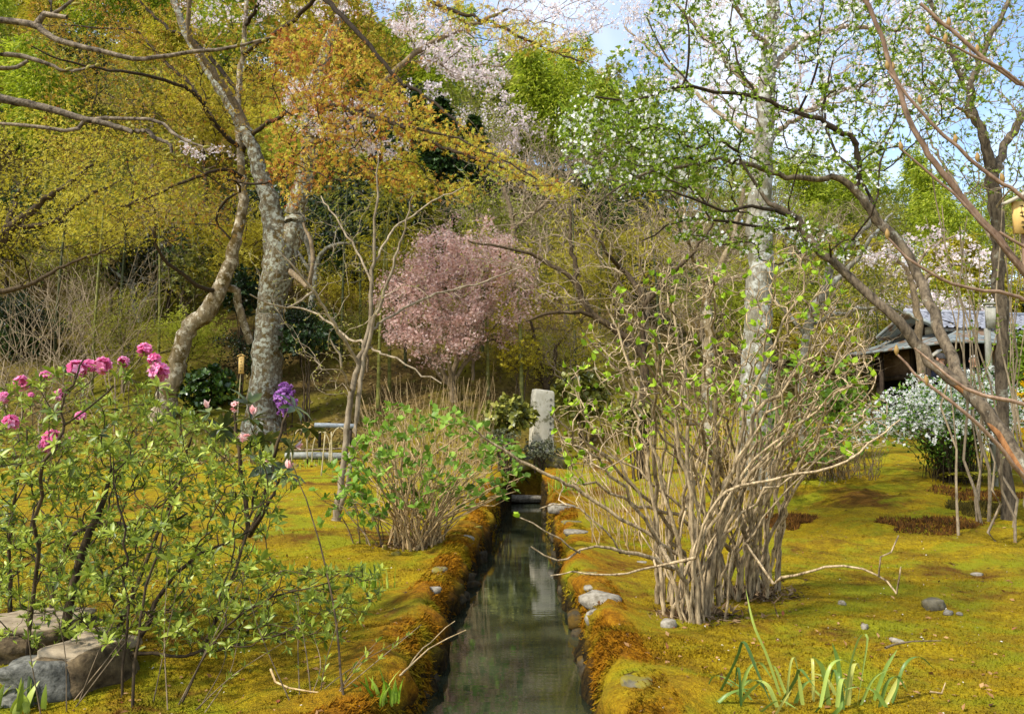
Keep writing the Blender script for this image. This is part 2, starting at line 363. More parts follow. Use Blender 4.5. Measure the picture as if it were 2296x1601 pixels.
# ================================================================== the ground: moss, banks of the channel, hillside
def ground_material():
    m, n, l, b, out = newmat('moss ground')
    g = n.new('ShaderNodeNewGeometry')
    def noise(scale, detail=5, rough=.6, off=0, sz=1):
        t = n.new('ShaderNodeTexNoise'); t.inputs['Scale'].default_value = scale; t.inputs['Detail'].default_value = detail; t.inputs['Roughness'].default_value = rough
        mp = n.new('ShaderNodeMapping'); mp.inputs['Location'].default_value = (off, off*1.7, 0); mp.inputs['Scale'].default_value = (1, 1, sz)
        l.new(g.outputs['Position'], mp.inputs['Vector']); l.new(mp.outputs[0], t.inputs['Vector']); return t.outputs['Fac']
    def mix(f, a, c):
        x = n.new('ShaderNodeMix'); x.data_type = 'RGBA'
        l.new(f, x.inputs['Factor'])
        for s_, v in (('A', a), ('B', c)):
            if isinstance(v, tuple): x.inputs[s_].default_value = v
            else: l.new(v, x.inputs[s_])
        return x.outputs['Result']
    def step(f, lo, hi):
        r = ramp(n, [(0, 0, 0, 1), (1, 1, 1, 1)], [lo, hi]); l.new(f, r.inputs['Fac']); return r.outputs['Color']
    def attr(k):
        a = n.new('ShaderNodeAttribute'); a.attribute_name = k; return a.outputs['Fac']
    base = ramp(n, [C(108, 88, 16), C(152, 130, 16), C(182, 160, 22), C(170, 136, 18), C(130, 90, 20)], [.3, .42, .52, .6, .72]); l.new(noise(1.1, 6, .68), base.inputs['Fac'])
    mott = ramp(n, [(0, 0, 0, 1), (1, 1, 1, 1)], [.44, .62]); l.new(noise(3.6, 6, .72, 51), mott.inputs['Fac'])
    fine = ramp(n, [C(62, 46, 10), C(162, 130, 14), C(216, 190, 48)], [.34, .5, .68]); l.new(noise(42, 5, .8, 4), fine.inputs['Fac'])
    x = n.new('ShaderNodeMix'); x.data_type = 'RGBA'; x.inputs['Factor'].default_value = .55
    l.new(base.outputs['Color'], x.inputs['A']); l.new(fine.outputs['Color'], x.inputs['B']); col = x.outputs['Result']
    mm = n.new('ShaderNodeMath'); mm.operation = 'MULTIPLY'; l.new(mott.outputs['Color'], mm.inputs[0]); mm.inputs[1].default_value = .6
    col = mix(mm.outputs[0], col, C(122, 100, 28))                                          # olive brown mottling
    col = mix(step(noise(.75, 5, .68, 9), .52, .62), col, C(112, 78, 24))                 # browner patches
    col = mix(step(noise(1.6, 5, .65, 21), .47, .60), col, C(146, 144, 26))                # greener spots
    ob = ramp(n, [C(88, 58, 12), C(160, 106, 14), C(190, 138, 26)], [.3, .52, .7]); l.new(noise(22, 5, .7, 2), ob.inputs['Fac'])
    bk = n.new('ShaderNodeMath'); bk.operation = 'MULTIPLY'; l.new(attr('bank'), bk.inputs[0]); l.new(step(noise(1.7, 3, .5, 31), .36, .54), bk.inputs[1])
    col = mix(step(noise(5.5, 6, .75, 41), .62, .70), col, C(74, 52, 22))                  # bare soil
    col = mix(bk.outputs[0], col, ob.outputs['Color'])                                     # orange moss on the banks
    wl = ramp(n, [C(22, 18, 8), C(60, 46, 18), C(104, 84, 24)], [.35, .55, .75]); l.new(noise(26, 5, .7, 5, .6), wl.inputs['Fac'])
    col = mix(attr('wall'), col, wl.outputs['Color'])                                      # damp earth below
    lt = ramp(n, [C(50, 42, 22), C(96, 78, 42), C(132, 110, 62), C(112, 104, 36)], [.3, .47, .6, .72]); l.new(noise(9, 6, .75, 7), lt.inputs['Fac'])
    ms = ramp(n, [C(66, 64, 18), C(124, 118, 30), C(92, 92, 28)], [.3, .55, .75]); l.new(noise(3, 6, .7, 13), ms.inputs['Fac'])
    hill = mix(step(noise(.28, 4, .6, 17), .42, .58), lt.outputs['Color'], ms.outputs['Color'])
    col = mix(attr('hill'), col, hill)                                                     # leaf litter and moss on the slope
    l.new(col, b.inputs['Base Color']); b.inputs['Roughness'].default_value = .95; b.inputs['Specular IOR Level'].default_value = .1
    ad = n.new('ShaderNodeMath'); ad.operation = 'MULTIPLY_ADD'; l.new(noise(14, 4, .7, 8), ad.inputs[0]); ad.inputs[1].default_value = 2.0; l.new(noise(75, 3, .8, 4), ad.inputs[2])
    bp = n.new('ShaderNodeBump'); bp.inputs['Strength'].default_value = 1.0; bp.inputs['Distance'].default_value = .035
    l.new(ad.outputs[0], bp.inputs['Height']); l.new(bp.outputs[0], b.inputs['Normal']); return m
MOSS = ground_material()
prof = [(-.03, -.62), (-.012, -.40), (0, -.25), (.006, -.17), (.02, -.10), (.035, -.05), (.06, -.005), (.09, .03), (.13, .052), (.18, .06), (.24, .06), (.31, .052), (.40, .04), (.5, .025), (.62, .01), (.76, 0)]
outs = [.83]; stp = .065
while outs[-1] < 130: outs.append(outs[-1]+stp); stp = min(stp*1.006 if outs[-1] < 7 else stp*1.15, 5)
E = np.array([p[0] for p in prof]+outs); PZ = np.array([p[1] for p in prof]+[0]*len(outs))
ys = list(np.arange(-24, 2.9, 2.0))+list(np.arange(3, 17.3, .065)); stp = .1
while ys[-1] < 170: ys.append(ys[-1]+stp); stp = min(stp*1.03, 3)
ys = np.array(ys); c_, w_ = chan(ys)
cols = []
for sg in (-1, 1):
    ee = E[None, :]*np.ones((len(ys), 1)); yy = ys[:, None]*np.ones((1, len(E)))
    rough = (vnoise(yy*4.5, PZ[None]*9+sg*7, 2)-.5)*.17 + (vnoise(yy*13, PZ[None]*25+sg*5, 6)-.5)*.05 + (vnoise(yy*1.1, yy*0+sg*9, 12)-.5)*.10
    fade = np.exp(-np.maximum(ee-.1, 0)/.12); xo = np.where(PZ[None] > -.58, rough*fade, 0)*(1-sm((yy-CH_END)/.5))
    X = c_[:, None]+sg*(w_[:, None]+ee+xo)
    kd = (1-sm((ys[:, None]-CH_END)/.25))*np.ones((1, len(E)))
    lump = ((vnoise(X*5, yy*5, 8)-.5)*.05 + (vnoise(X*11, yy*11, 18)-.5)*.03)*np.exp(-np.maximum(ee-.12, 0)/.35)*(PZ[None] > -.03)
    mound = .05*(vnoise(yy*1.3, yy*0+sg*3, 15)-.3)*np.exp(-np.abs(ee-.15)/.25)*(PZ[None] > -.03)
    Z = gz(X, yy)*np.where(PZ[None] < -.2, 0, 1)*1.0 + PZ[None]*kd + (lump+mound)*sm((ys[:, None]-1)/2)*kd + (gz(X, yy)*np.where(PZ[None] < -.2, 1, 0))*(1-kd)
    cols.append((X, yy, Z, ee))
nE = len(E); L_, R_ = cols
GX = np.concatenate([L_[0][:, ::-1], R_[0]], 1); GY = np.concatenate([L_[1][:, ::-1], R_[1]], 1); GZ = np.concatenate([L_[2][:, ::-1], R_[2]], 1)
EE = np.concatenate([L_[3][:, ::-1], R_[3]], 1); PP = np.concatenate([PZ[::-1], PZ])[None]*np.ones((len(ys), 1))
nr, nc = GX.shape; i = np.arange(nr-1)[:, None]; j = np.arange(nc-1)[None]
quads = np.stack([i*nc+j, i*nc+j+1, (i+1)*nc+j+1, (i+1)*nc+j], -1).reshape(-1, 4)
inch = 1-sm((GY-CH_END)/.3)
bank = np.exp(-np.maximum(EE-.22, 0)/.16)*inch; wall = sm((-.03-PP)/.10)*inch
hillw = sm((GY-16.5-2.0*sm(GX/6)+ (vnoise(GX*.8, GY*.8, 22)-.5)*3)/5)
gm = mesh_np('ground', np.stack([GX, GY, GZ], -1).reshape(-1, 3), [quads], MOSS, {'bank': bank.ravel(), 'wall': wall.ravel(), 'hill': hillw.ravel()}, smooth=True)
tag(link('ground', gm), kind='structure')
# ------------------------------------------------------------------ water
def water_material():
    m, n, l, b, out = newmat('channel water')
    b.inputs['Base Color'].default_value = (.012, .018, .012, 1); b.inputs['Roughness'].default_value = .012; b.inputs['IOR'].default_value = 1.4
    b.inputs['Specular IOR Level'].default_value = .9
    g = n.new('ShaderNodeNewGeometry'); mp = n.new('ShaderNodeMapping'); mp.inputs['Scale'].default_value = (1.3, 5.0, 1); l.new(g.outputs['Position'], mp.inputs['Vector'])
    nz = n.new('ShaderNodeTexNoise'); nz.inputs['Scale'].default_value = 3.4; nz.inputs['Detail'].default_value = 3; l.new(mp.outputs[0], nz.inputs['Vector'])
    bp = n.new('ShaderNodeBump'); bp.inputs['Strength'].default_value = .012; bp.inputs['Distance'].default_value = .05; l.new(nz.outputs['Fac'], bp.inputs['Height']); l.new(bp.outputs[0], b.inputs['Normal'])
    n2 = n.new('ShaderNodeTexNoise'); n2.inputs['Scale'].default_value = 3; n2.inputs['Detail'].default_value = 6; l.new(g.outputs['Position'], n2.inputs['Vector'])
    r = ramp(n, [C(24, 30, 20), C(56, 60, 42)], [.4, .7]); l.new(n2.outputs['Fac'], r.inputs['Fac']); l.new(r.outputs['Color'], b.inputs['Base Color']); return m
wy = np.linspace(-24, CH_END+.15, 60); wc, ww = chan(wy)
wv = np.stack([np.stack([wc-ww-.12, wy, wy*0+WATER_Z], -1), np.stack([wc+ww+.12, wy, wy*0+WATER_Z], -1)], 1).reshape(-1, 3)
k = np.arange(59); wf = np.stack([2*k, 2*k+1, 2*k+3, 2*k+2], -1)
tag(link('water', mesh_np('water', wv, [wf], water_material())), kind='structure')
# ------------------------------------------------------------------ living moss: short shoots that stand up from the sheet
def ground_attr(x, y):
    c, w = chan(y); e = np.abs(x-c)-w; return np.exp(-np.maximum(e-.22, 0)/.16)*(y < CH_END)
def moss_shoots(n, d0, d1, size, name, label):
    r = np.random.default_rng(5)
    d = d0*(d1/d0)**r.random(n); x = (r.random(n)*2-1)*.66*d; c, w = chan(d); e = np.abs(x-c)-w
    k = (e > .05) | (d > CH_END+.3); x, d = x[k], d[k]; e = e[k]
    z = gz(x, d)+np.interp(e, E, PZ)
    pos = np.stack([x, d, z-.006], -1); g = Geo()
    dr = rdir(len(x), 1.3, r); s = size*(.5+r.random(len(x)))
    g.scatter(BLADE, pos, dr, rdir(len(x), 0, r), s, width=.5)
    V = np.concatenate(g.V); me = mesh_np(name, V, [np.concatenate(f) for f in g.F.values()], MOSS, {'bank': ground_attr(V[:, 0], V[:, 1]), 'hill': np.zeros(len(V)), 'wall': np.zeros(len(V))})
    tag(link(name, me), label, 'moss', kind='stuff')
moss_shoots(260000, 3.3, 10.0, .017, 'moss_carpet', 'golden yellow moss carpet covering both sides of the water channel')
# wisps of moss that hang over the lip of the channel
r = np.random.default_rng(8); n = 30000; d = 3.5*(14/3.5)**r.random(n); sg = np.where(r.random(n) < .5, -1, 1); c, w = chan(d); e = -.01+.3*r.random(n)**1.3
pos = np.stack([c+sg*(w+e+(vnoise(d*1.1, d*0+sg*9, 12)-.5)*.10), d, gz(c+sg*(w+e), d)+np.interp(e, E, PZ)+.0], -1); dr = np.stack([-sg*(.5+.4*r.random(n)), r.normal(0, .35, n), r.normal(.15, .55, n)-.8*(e < .08)], -1)
g = Geo(); g.scatter(BLADE, pos, dr, rdir(n, 0, r), .02+.03*r.random(n), width=.4); V = np.concatenate(g.V)
tag(link('bank_moss', mesh_np('bank_moss', V, [np.concatenate(f) for f in g.F.values()], MOSS, {'bank': np.ones(len(V)), 'hill': np.zeros(len(V)), 'wall': np.zeros(len(V))})), 'shaggy orange moss hanging over the lips of the channel', 'moss', kind='stuff')
# dark hair-cap moss patches on the right lawn
DARKMOSS = leafmat('dark hair-cap moss', [C(52, 34, 10), C(96, 62, 18), C(126, 84, 26)], .1, .9)
OLIVEMOSS = leafmat('olive hair-cap moss', [C(50, 46, 14), C(98, 84, 24)], .1, .9)
for (px, py, rx, ry, mt, lb) in ((2080, 1176, 108, 22, DARKMOSS, 'large dark brown moss patch on the golden lawn, nearest to the camera'), (2200, 1140, 68, 16, OLIVEMOSS, 'dark olive moss patch just behind the large brown one'),
                                 (2215, 1112, 120, 13, DARKMOSS, 'wide brown moss patch below the white flowering shrub'), (1760, 1165, 60, 14, DARKMOSS, 'brown moss patch showing through the bare hydrangea stems')):
    c0 = G(px, py); ex = rx/F_PX*c0[1]; ey = abs(G(px, py-ry)[1]-G(px, py+ry)[1])/2; r = np.random.default_rng(int(px)); n = 2600
    th = r.random(n)*6.283; q = np.sqrt(r.random(n))*(1+.18*np.sin(3*th+1)+.12*np.sin(7*th)); X = c0[0]+ex*q*np.cos(th); Y = c0[1]+ey*q*np.sin(th)
    g = Geo().scatter(BLADE, np.stack([X, Y, gz(X, Y)-.01], -1), rdir(n, 2.0, r), rdir(n, 0, r), .035+.035*r.random(n), width=.35, rnd=r.random(n))
    t = thing('moss_patch', lb, 'moss', (c0[0], c0[1], c0[2]), 'dark moss patches on the lawn'); g.obj('shoots', mt, t, kind='stuff')
# ------------------------------------------------------------------ stones
STONE = plain('weathered stone', C(96, 88, 72), C(156, 148, 132), 22, .9, .6)
WETSTONE = barkmat('wet dark stone', C(34, 30, 22), C(78, 68, 48), 20, lichen=C(82, 62, 20), amt=.5, stretch=1, bump=.7)
DKSTONE = barkmat('mossy stone', C(70, 64, 48), C(120, 112, 92), 16, lichen=C(120, 108, 40), amt=.7, stretch=1)
def rockgeo(c, size, seed, rot=0, nl=9, na=14, sq=.72):
    r = np.random.default_rng(seed); u = np.linspace(0, pi, nl)[:, None]; v = np.linspace(0, 2*pi, na, endpoint=False)[None]
    X = np.stack(np.broadcast_arrays(np.sin(u)*np.cos(v), np.sin(u)*np.sin(v), np.cos(u)+0*v), -1).reshape(-1, 3)
    ph = r.random((5, 3))*6.28; dr = r.normal(size=(5, 3))
    X = np.sign(X)*np.abs(X)**sq; k = 1+sum(.085*np.sin(X@dr[i]*2.4+ph[i, 0]) for i in range(5)); X = X*k[:, None]*np.array(size)/2
    ca, sa = cos(rot), sin(rot); X = X @ np.array([[ca, sa, 0], [-sa, ca, 0], [0, 0, 1]])
    i = np.arange(nl-1)[:, None]; j = np.arange(na)[None]; q = np.stack([i*na+j, (i+1)*na+j, (i+1)*na+(j+1) % na, i*na+(j+1) % na], -1).reshape(-1, 4)
    return Geo().add(X+np.array(c), [q])
br = thing('channel_edging', 'weathered flat stones set in the mossy edges of the water channel', 'stone edging', (0, 9, 0))
for k, (px, py, wx, wy_, h) in enumerate(((985, 1296, 24, .16, .07), (968, 1338, 34, .15, .06), (1042, 1216, 22, .2, .06), (1322, 1302, 34, .14, .06), (1348, 1366, 44, .24, .11), (1332, 1334, 26, .12, .06),
        (1430, 1566, 40, .12, .09), (1380, 1558, 20, .09, .08), (1290, 1208, 40, .22, .08), (1282, 1184, 26, .2, .07), (1258, 1148, 30, .3, .14), (1304, 1388, 14, .10, .10), (1062, 1190, 16, .2, .06), (1440, 1262, 18, .1, .05))):
    c0 = G(px, py); c, w = chan(c0[1]); s_ = -1 if px < 1150 else 1
    x = c0[0] if abs(c0[0]-c) > w+.05 else c+s_*(w+.08); z = gz(x, c0[1])+np.interp(abs(x-c)-w, E, PZ)
    rockgeo((x, c0[1], z-.012), (wx/F_PX*c0[1]*1.45, wy_*1.15, h), 40+k, rot=.2*k, sq=.55).obj('stone', STONE if k % 3 else DKSTONE, br, smooth=True)
rw = np.random.default_rng(66)
for k in range(30):
    y_ = 3.9*(15.5/3.9)**rw.random(); sg = -1 if k % 2 else 1; c, w = chan(y_); L_s = .10+.16*rw.random()
    rockgeo((c+sg*(w+.05+.02*rw.random()), y_, WATER_Z-.01+.09*rw.random()), (.16+.06*rw.random(), L_s*1.3, .08+.05*rw.random()), 200+k, rw.normal(0, .3), 7, 10, .5).obj('stone', WETSTONE, br, smooth=True)
# the sill that closes the channel, with its dressed stones
sl = thing('channel_sill', 'grey stone sill closing the far end of the water channel', 'stone sill', (0.2, CH_END, -.2))
c, w = chan(CH_END)
rockgeo((c-.02, CH_END-.05, -.16), (1.05, .22, .14), 71).obj('stone', STONE, sl, smooth=True)
for k, (px, py, sx, sy, sz, mt, lb) in enumerate(((2092, 1364, .16, .12, .10, DKSTONE, 'brown pointed stone half sunk in the right lawn'), (2126, 1379, .085, .06, .05, STONE, 'small pale grey stone beside the pointed brown stone'), (2152, 1380, .04, .03, .03, STONE, 'tiny white pebble right of the pale grey stone'),
        (1886, 1355, .055, .04, .04, STONE, 'small white stone on the moss right of the bare hydrangea base'), (1938, 1408, .05, .04, .04, STONE, 'white chip of stone in the middle of the right lawn'), (2012, 1441, .11, .03, .03, STONE, 'flat sliver of stone lying on the right lawn'),
        (1500, 1410, .10, .09, .09, STONE, 'pale knobbly stone at the foot of the bare hydrangea'), (890, 1245, .10, .08, .05, DKSTONE, 'dark flat stone beside the green hydrangea base'), (862, 1232, .06, .05, .06, DKSTONE, 'small dark stone left of the green hydrangea base'), (2190, 1290, .1, .05, .03, STONE, 'flat pale stone at the right edge of the lawn'),
        (690, 1560, .09, .05, .03, STONE, 'thin pale stone lying near the bottom left of the channel'))):
    c0 = G(px, py); tag(rockgeo((c0[0], c0[1], c0[2]+sz*.22), (sx, sy, sz), 90+k, rot=k).obj('stone', mt, None, smooth=True), lb, 'stone')
# large cut stones at the lower left
CUT = barkmat('cut sandstone', C(112, 98, 78), C(166, 150, 124), 9, stretch=1, bump=.35); GREY = barkmat('grey speckled rock', C(58, 58, 52), C(124, 122, 112), 30, stretch=1, bump=.6); BROWN = barkmat('brown rock', C(58, 48, 34), C(112, 96, 70), 18, stretch=1, bump=.7)
def cutstone(nm, lb, px, py, size, mt, rot, top=None, dz=0):
    c0 = G(px, py); t = thing(nm, lb, 'stone', c0)
    rockgeo((c0[0], c0[1]+size[1]*.3, c0[2]+size[2]*.38+dz), size, int(px)+3, rot, 13, 24, .42).obj('stone_block', mt, t, smooth=True)
    if top: rockgeo((c0[0]-.02, c0[1]+size[1]*.36, c0[2]+size[2]*.86), (size[0]*.95, size[1]*.95, .07), int(px)+9, rot, 13, 24, .36).obj('top_slab', top, t, smooth=True)
cutstone('rock', 'speckled grey rock at the very lower left under the azalea', 60, 1572, (.36, .28, .18), GREY, .2)
cutstone('flat_stone', 'broad stone with a flat pale top behind the grey rock', 165, 1552, (.30, .42, .20), BROWN, -.15, CUT)
cutstone('flat_stone', 'pale flat stone slab at the left edge, behind the other two stones', 40, 1480, (.60, .50, .18), BROWN, .1, CUT)
# upright stone monument at the far end of the channel
MON = barkmat('monument granite', C(196, 188, 164), C(222, 214, 192), 12, lichen=C(128, 124, 92), amt=.35, stretch=.6, bump=.4)
b0 = P(1212, 1010, 17.6); tx = P(1211, 872, 17.6); wmon = 50/F_PX*17.6
t = thing('stone_monument', 'tall grey stone slab standing behind the far end of the channel', 'monument', (b0[0], b0[1], gz(b0[0], b0[1])-.1))
H = tx[2]-t.location[2]; hw = wmon/2; dp = .30
vv = [];
for z, k in ((0, 1.06), (.2, 1.04), (H*.5, 1.0), (H*.93, .95), (H, .88)):
    lean = .035*z
    for (sx, sy) in ((-1, -1), (1, -1), (1, 1), (-1, 1)):
        vv.append([sx*hw*k+lean, sy*dp*k*.5, z - (.05 if (z == H and sx > 0) else 0)])
vv = np.array(vv); a_ = radians(16); vv[:, :2] = vv[:, :2] @ np.array([[cos(a_), sin(a_)], [-sin(a_), cos(a_)]])
fs = [[4*q+i_, 4*q+(i_+1) % 4, 4*q+4+(i_+1) % 4, 4*q+4+i_] for q in range(4) for i_ in range(4)]+[[16, 17, 18, 19]]
o = link('slab', mesh_np('slab', vv, [np.array(fs)], MON), t); bm = o.modifiers.new('bevel', 'BEVEL'); bm.width = .03; bm.segments = 2
rockgeo((t.location.x, t.location.y-.05, t.location.z+.12), (1.05, .8, .42), 61).obj('base_stone', DKSTONE, t, smooth=True)
INK = plain('dark lettering', C(62, 60, 52), None, 5, .9, 0)
g = Geo()   # column of carved characters, weathered
fx = -sin(a_); cs = np.array([[cos(a_), -sin(a_), 0], [sin(a_), cos(a_), 0], [0, 0, 1]]).T
for i_ in range(7):
    zc = H*(.86-.075*i_); cx = hw*.62+.03*zc
    for (dx, dz, lx, lz) in ((0, .016, .05, .009), (0, -.004, .06, .009), (-.004, -.0, .009, .06), (.016, -.024, .03, .008)):
        if i_ % 2 and lx == .03: dx = -dx
        v = np.array([[cx+dx-lx/2, -dp*.5-.004, zc+dz-lz/2], [cx+dx+lx/2, -dp*.5-.004, zc+dz-lz/2], [cx+dx+lx/2, -dp*.5-.004, zc+dz+lz/2], [cx+dx-lx/2, -dp*.5-.004, zc+dz+lz/2]])
        v[:, :2] = v[:, :2] @ np.array([[cos(a_), sin(a_)], [-sin(a_), cos(a_)]]); g.add(v, [np.array([[0, 1, 2, 3]])])
tag(link('carved_characters', g.mesh('carved_characters', INK), t), kind='stuff')
for k, (px, py, sx, sz, lb) in enumerate(((1178, 1008, .5, .3, 'mossy boulder left of the stone monument foot'), (1246, 1075, .5, .35, 'mossy boulder on the right bank in front of the monument'), (1160, 1095, .5, .3, 'dark mossy boulder behind the sill at the channel end'))):
    p0 = P(px, py, 17.1-.1*k); z0 = gz(p0[0], p0[1]); o = rockgeo((p0[0], p0[1], z0+sz*.25), (sx, .5, sz), 50+k, k).obj('boulder', DKSTONE, None, smooth=True); tag(o, lb, 'boulder')

# fallen petals, dead leaves and bits of twig lying on the moss
r = np.random.default_rng(17); DEB = leafmat('dead leaves on moss', [C(70, 44, 24), C(128, 90, 50), C(166, 130, 84), C(120, 60, 34)], .1, .8); PET = leafmat('fallen petals', [C(206, 196, 180), C(236, 230, 222)], .3, .7)
for nm, n, mt, s0, s1, tm, lb in (('fallen_leaves', 1500, DEB, .018, .045, LEAF, 'small brown dead leaves strewn over the moss'), ('fallen_petals', 520, PET, .010, .018, LEAF, 'tiny pale fallen petals dotting the moss')):
    d = 3.4*(13/3.4)**r.random(n); x = (r.random(n)*2-1)*.66*d; c, w = chan(d); k = np.abs(x-c) > w+.1; x, d = x[k], d[k]; e = np.abs(x-chan(d)[0])-chan(d)[1]
    g = Geo().scatter(tm, np.stack([x, d, gz(x, d)+np.interp(e, E, PZ)+.008], -1), rdir(len(x), .1, r)*A([1, 1, .35]), rdir(len(x), 3, r), s0+(s1-s0)*r.random(len(x)), r.random(len(x))); tag(link(nm, g.mesh(nm, mt)), lb, 'litter', kind='stuff')
# ================================================================== near plants
def px2m(px, d): return px/F_PX*d
TWIG = lambda n, a, b, s=30: barkmat(n, a, b, s, bump=.25)
B_TAN = barkmat('tan hydrangea stem', C(84, 68, 46), C(204, 180, 140), 44, bump=.6, stretch=.22); B_DARK = TWIG('dark twig', C(44, 36, 26), C(84, 70, 50)); B_GREYB = TWIG('grey brown twig', C(86, 74, 56), C(140, 122, 96))
B_DRY = TWIG('dry straw stem', C(132, 108, 72), C(192, 166, 122)); B_PALE = barkmat('pale sapling bark', C(104, 90, 70), C(164, 148, 122), 18, bump=.3)
B_FINE_ = TWIG('fine grey whip', C(108, 94, 74), C(164, 146, 118))
def traced(tree, lists, dscale=1.0, step=.12, wig=0.0):
    """lists of (x, y, d, radius in pixels)"""
    for L in lists:
        a = np.array(L, float); tree.limb(P(a[:, 0], a[:, 1], a[:, 2]*dscale), px2m(a[:, 3], a[:, 2]*dscale), step, wig)
# ------------------------------------------------------------------ hydrangeas
def hydrangea(label, bases, dome, nst, ntw, d0, d1, seed, mstem, mleaf, leafK, lsize, tilt, extra=(), rb=.013, tipn=1.0, along=0, tmpl=OVAL, tipr=.0026, upb=.3, zmin=.1, zig=.018):
    r = np.random.default_rng(seed); T = Tree(seed); bs = np.array([G(*b) for b in bases]); c0 = bs.mean(0)
    tgt = poly(nst, dome, d0, d1, seed+1, zmin=max(.25, zmin))
    first = True
    for q in tgt:
        b = bs[r.integers(len(bs))]+np.append(r.normal(0, .055, 2), 0); b[2] = gz(b[0], b[1])-.03
        h = q[2]-b[2]; k = .30+.2*r.random()
        mid = b+A([(q[0]-b[0])*.13, (q[1]-b[1])*.13, h*k*.7]); m2 = b+A([(q[0]-b[0])*.46, (q[1]-b[1])*.46, h*(k+.26)])
        rr = rb*(.45+.9*r.random()); pts = np.array([b, mid, m2, q]); L = np.linalg.norm(np.diff(pts, axis=0), axis=1).sum()
        qq = spline(np.column_stack([pts, [rr*1.25, rr, rr*.72, rr*.38]]), max(5, int(L/.09)))
        qq[2:, :3] += r.normal(0, zig, (len(qq)-2, 3))*np.linspace(.25, 1.3, len(qq)-2)[:, None]; T._add(qq[:, :3], -1, qq[:, 3]); T.grown.append(len(T.paths)-1)
    for L in extra:
        a = np.array(L, float); T.limb(P(a[:, 0], a[:, 1], a[:, 2]), px2m(a[:, 3], a[:, 2])*.55, .08, .006); T.grown.append(len(T.paths)-1)
    low = np.argmax(T.p[:T.n, 2] > 0)
    tw = poly(ntw, dome, d0-.1, d1+.1, seed+2, zmin)
    T.pl[:T.n] = T.pl[:T.n]*.3 + np.where(T.p[:T.n, 2]-gz(T.p[:T.n, 0], T.p[:T.n, 1]) < .3, 5, 0)
    T.grow(tw, .09, .13, .12, .45, up=upb, maxlen=.7); T.radii(tipr, .38, rb)
    t = thing('hydrangea_bush', label, 'hydrangea', c0)
    T.geo(4, 7, .008).obj('stems', mstem, t, smooth=True, kind='stuff')
    p, dd = T.tips(); k = r.random(len(p)) < tipn; p, dd = p[k], unit(dd[k]+A([0, 0, .8]))
    g = Geo(); q, d_, u = whorl(p, dd, leafK, tilt, .28, r); sz = lsize*(.55+.75*r.random(len(q)))
    g.scatter(tmpl, q, d_, u, sz, np.clip(np.repeat(r.random(len(p)), leafK)*.6+r.random(len(q))*.4, 0, 1))
    if along:
        p2, d2 = T.along(along, .3); k = r.random(len(p2)) < .6; q, d_, u = whorl(p2[k], unit(d2[k]+A([0, 0, .4])), 2, 1.0, .3, r); g.scatter(tmpl, q, d_, u, lsize*(.35+.7*r.random(len(q))), r.random(len(q)))
    g.obj('leaves', mleaf, t, kind='stuff'); return T
L_BUD = leafmat('fresh hydrangea bud leaves', [C(96, 122, 20), C(140, 170, 30), C(176, 200, 60)], .35, .5)
L_HYD = leafmat('green hydrangea leaves', [C(66, 92, 22), C(112, 146, 42), C(156, 184, 74)], .35, .45)
hydrangea('large bare hydrangea with tan stems and pale green buds right of the channel',
    [(1515, 1388), (1535, 1395), (1560, 1395), (1585, 1380), (1605, 1360), (1500, 1360), (1640, 1345), (1670, 1345), (1690, 1345), (1715, 1335), (1735, 1315), (1660, 1320), (1570, 1350), (1735, 1290)],
    [(1230, 960), (1270, 820), (1330, 690), (1430, 630), (1520, 575), (1660, 610), (1790, 540), (1880, 630), (1950, 720), (1980, 860), (2000, 1000), (1900, 1040), (1780, 980), (1640, 900), (1500, 960), (1380, 1060), (1260, 1110)],
    64, 980, 4.7, 6.0, 3, B_TAN, L_BUD, 3, .046, .42, rb=.0145, tipn=.34, tipr=.0026, zig=.019, extra=(
    [(1735, 1310, 5.3, 6), (1745, 1296, 5.25, 6), (1800, 1285, 5.1, 5), (1850, 1268, 5.0, 5), (1920, 1272, 5.0, 4.5), (1975, 1295, 4.95, 4), (2010, 1330, 4.9, 4)], [(1970, 1292, 4.95, 4), (1975, 1250, 4.95, 3.6), (2000, 1240, 4.95, 3.4), (2015, 1200, 4.95, 3)], [(2010, 1332, 4.9, 3.6), (2016, 1290, 4.9, 3.2), (2020, 1270, 4.9, 2.6)],
    [(1510, 1275, 5.1, 10), (1460, 1250, 5.0, 9), (1410, 1240, 4.9, 8), (1330, 1225, 4.8, 5), (1260, 1255, 4.75, 4), (1190, 1225, 4.7, 3)], [(1300, 1240, 4.78, 4), (1240, 1200, 4.7, 3.4), (1165, 1160, 4.7, 2.6)], [(1390, 1240, 4.9, 4), (1350, 1180, 4.8, 4), (1280, 1130, 4.8, 3.6), (1210, 1140, 4.75, 2.6)],
    [(1560, 1270, 5.6, 6), (1440, 1190, 5.5, 7), (1310, 1108, 5.4, 7.5), (1230, 1065, 5.3, 7), (1130, 1010, 5.2, 6), (1055, 955, 5.1, 3.5)],
    [(1470, 1270, 4.95, 5), (1380, 1290, 4.85, 4), (1300, 1285, 4.8, 3.4), (1235, 1290, 4.8, 2.5)],
    [(1560, 1250, 4.7, 7), (1600, 1130, 4.6, 6), (1700, 1080, 4.6, 6), (1860, 1050, 4.6, 5), (1960, 990, 4.6, 4), (2020, 940, 4.6, 2.6)]))
hydrangea('leafy green hydrangea left of the channel with many thin stems', [(905, 1225), (920, 1232), (940, 1235), (960, 1232), (980, 1226), (890, 1218)],
    [(770, 1120), (790, 1000), (830, 930), (880, 900), (960, 905), (1040, 930), (1110, 960), (1160, 1010), (1180, 1080), (1130, 1130), (1030, 1150), (850, 1170)], 110, 330, 7.7, 9.2, 5, B_DRY, L_HYD, 4, .075, .95, rb=.009, along=0, tipr=.002, zig=.014, tipn=.8)
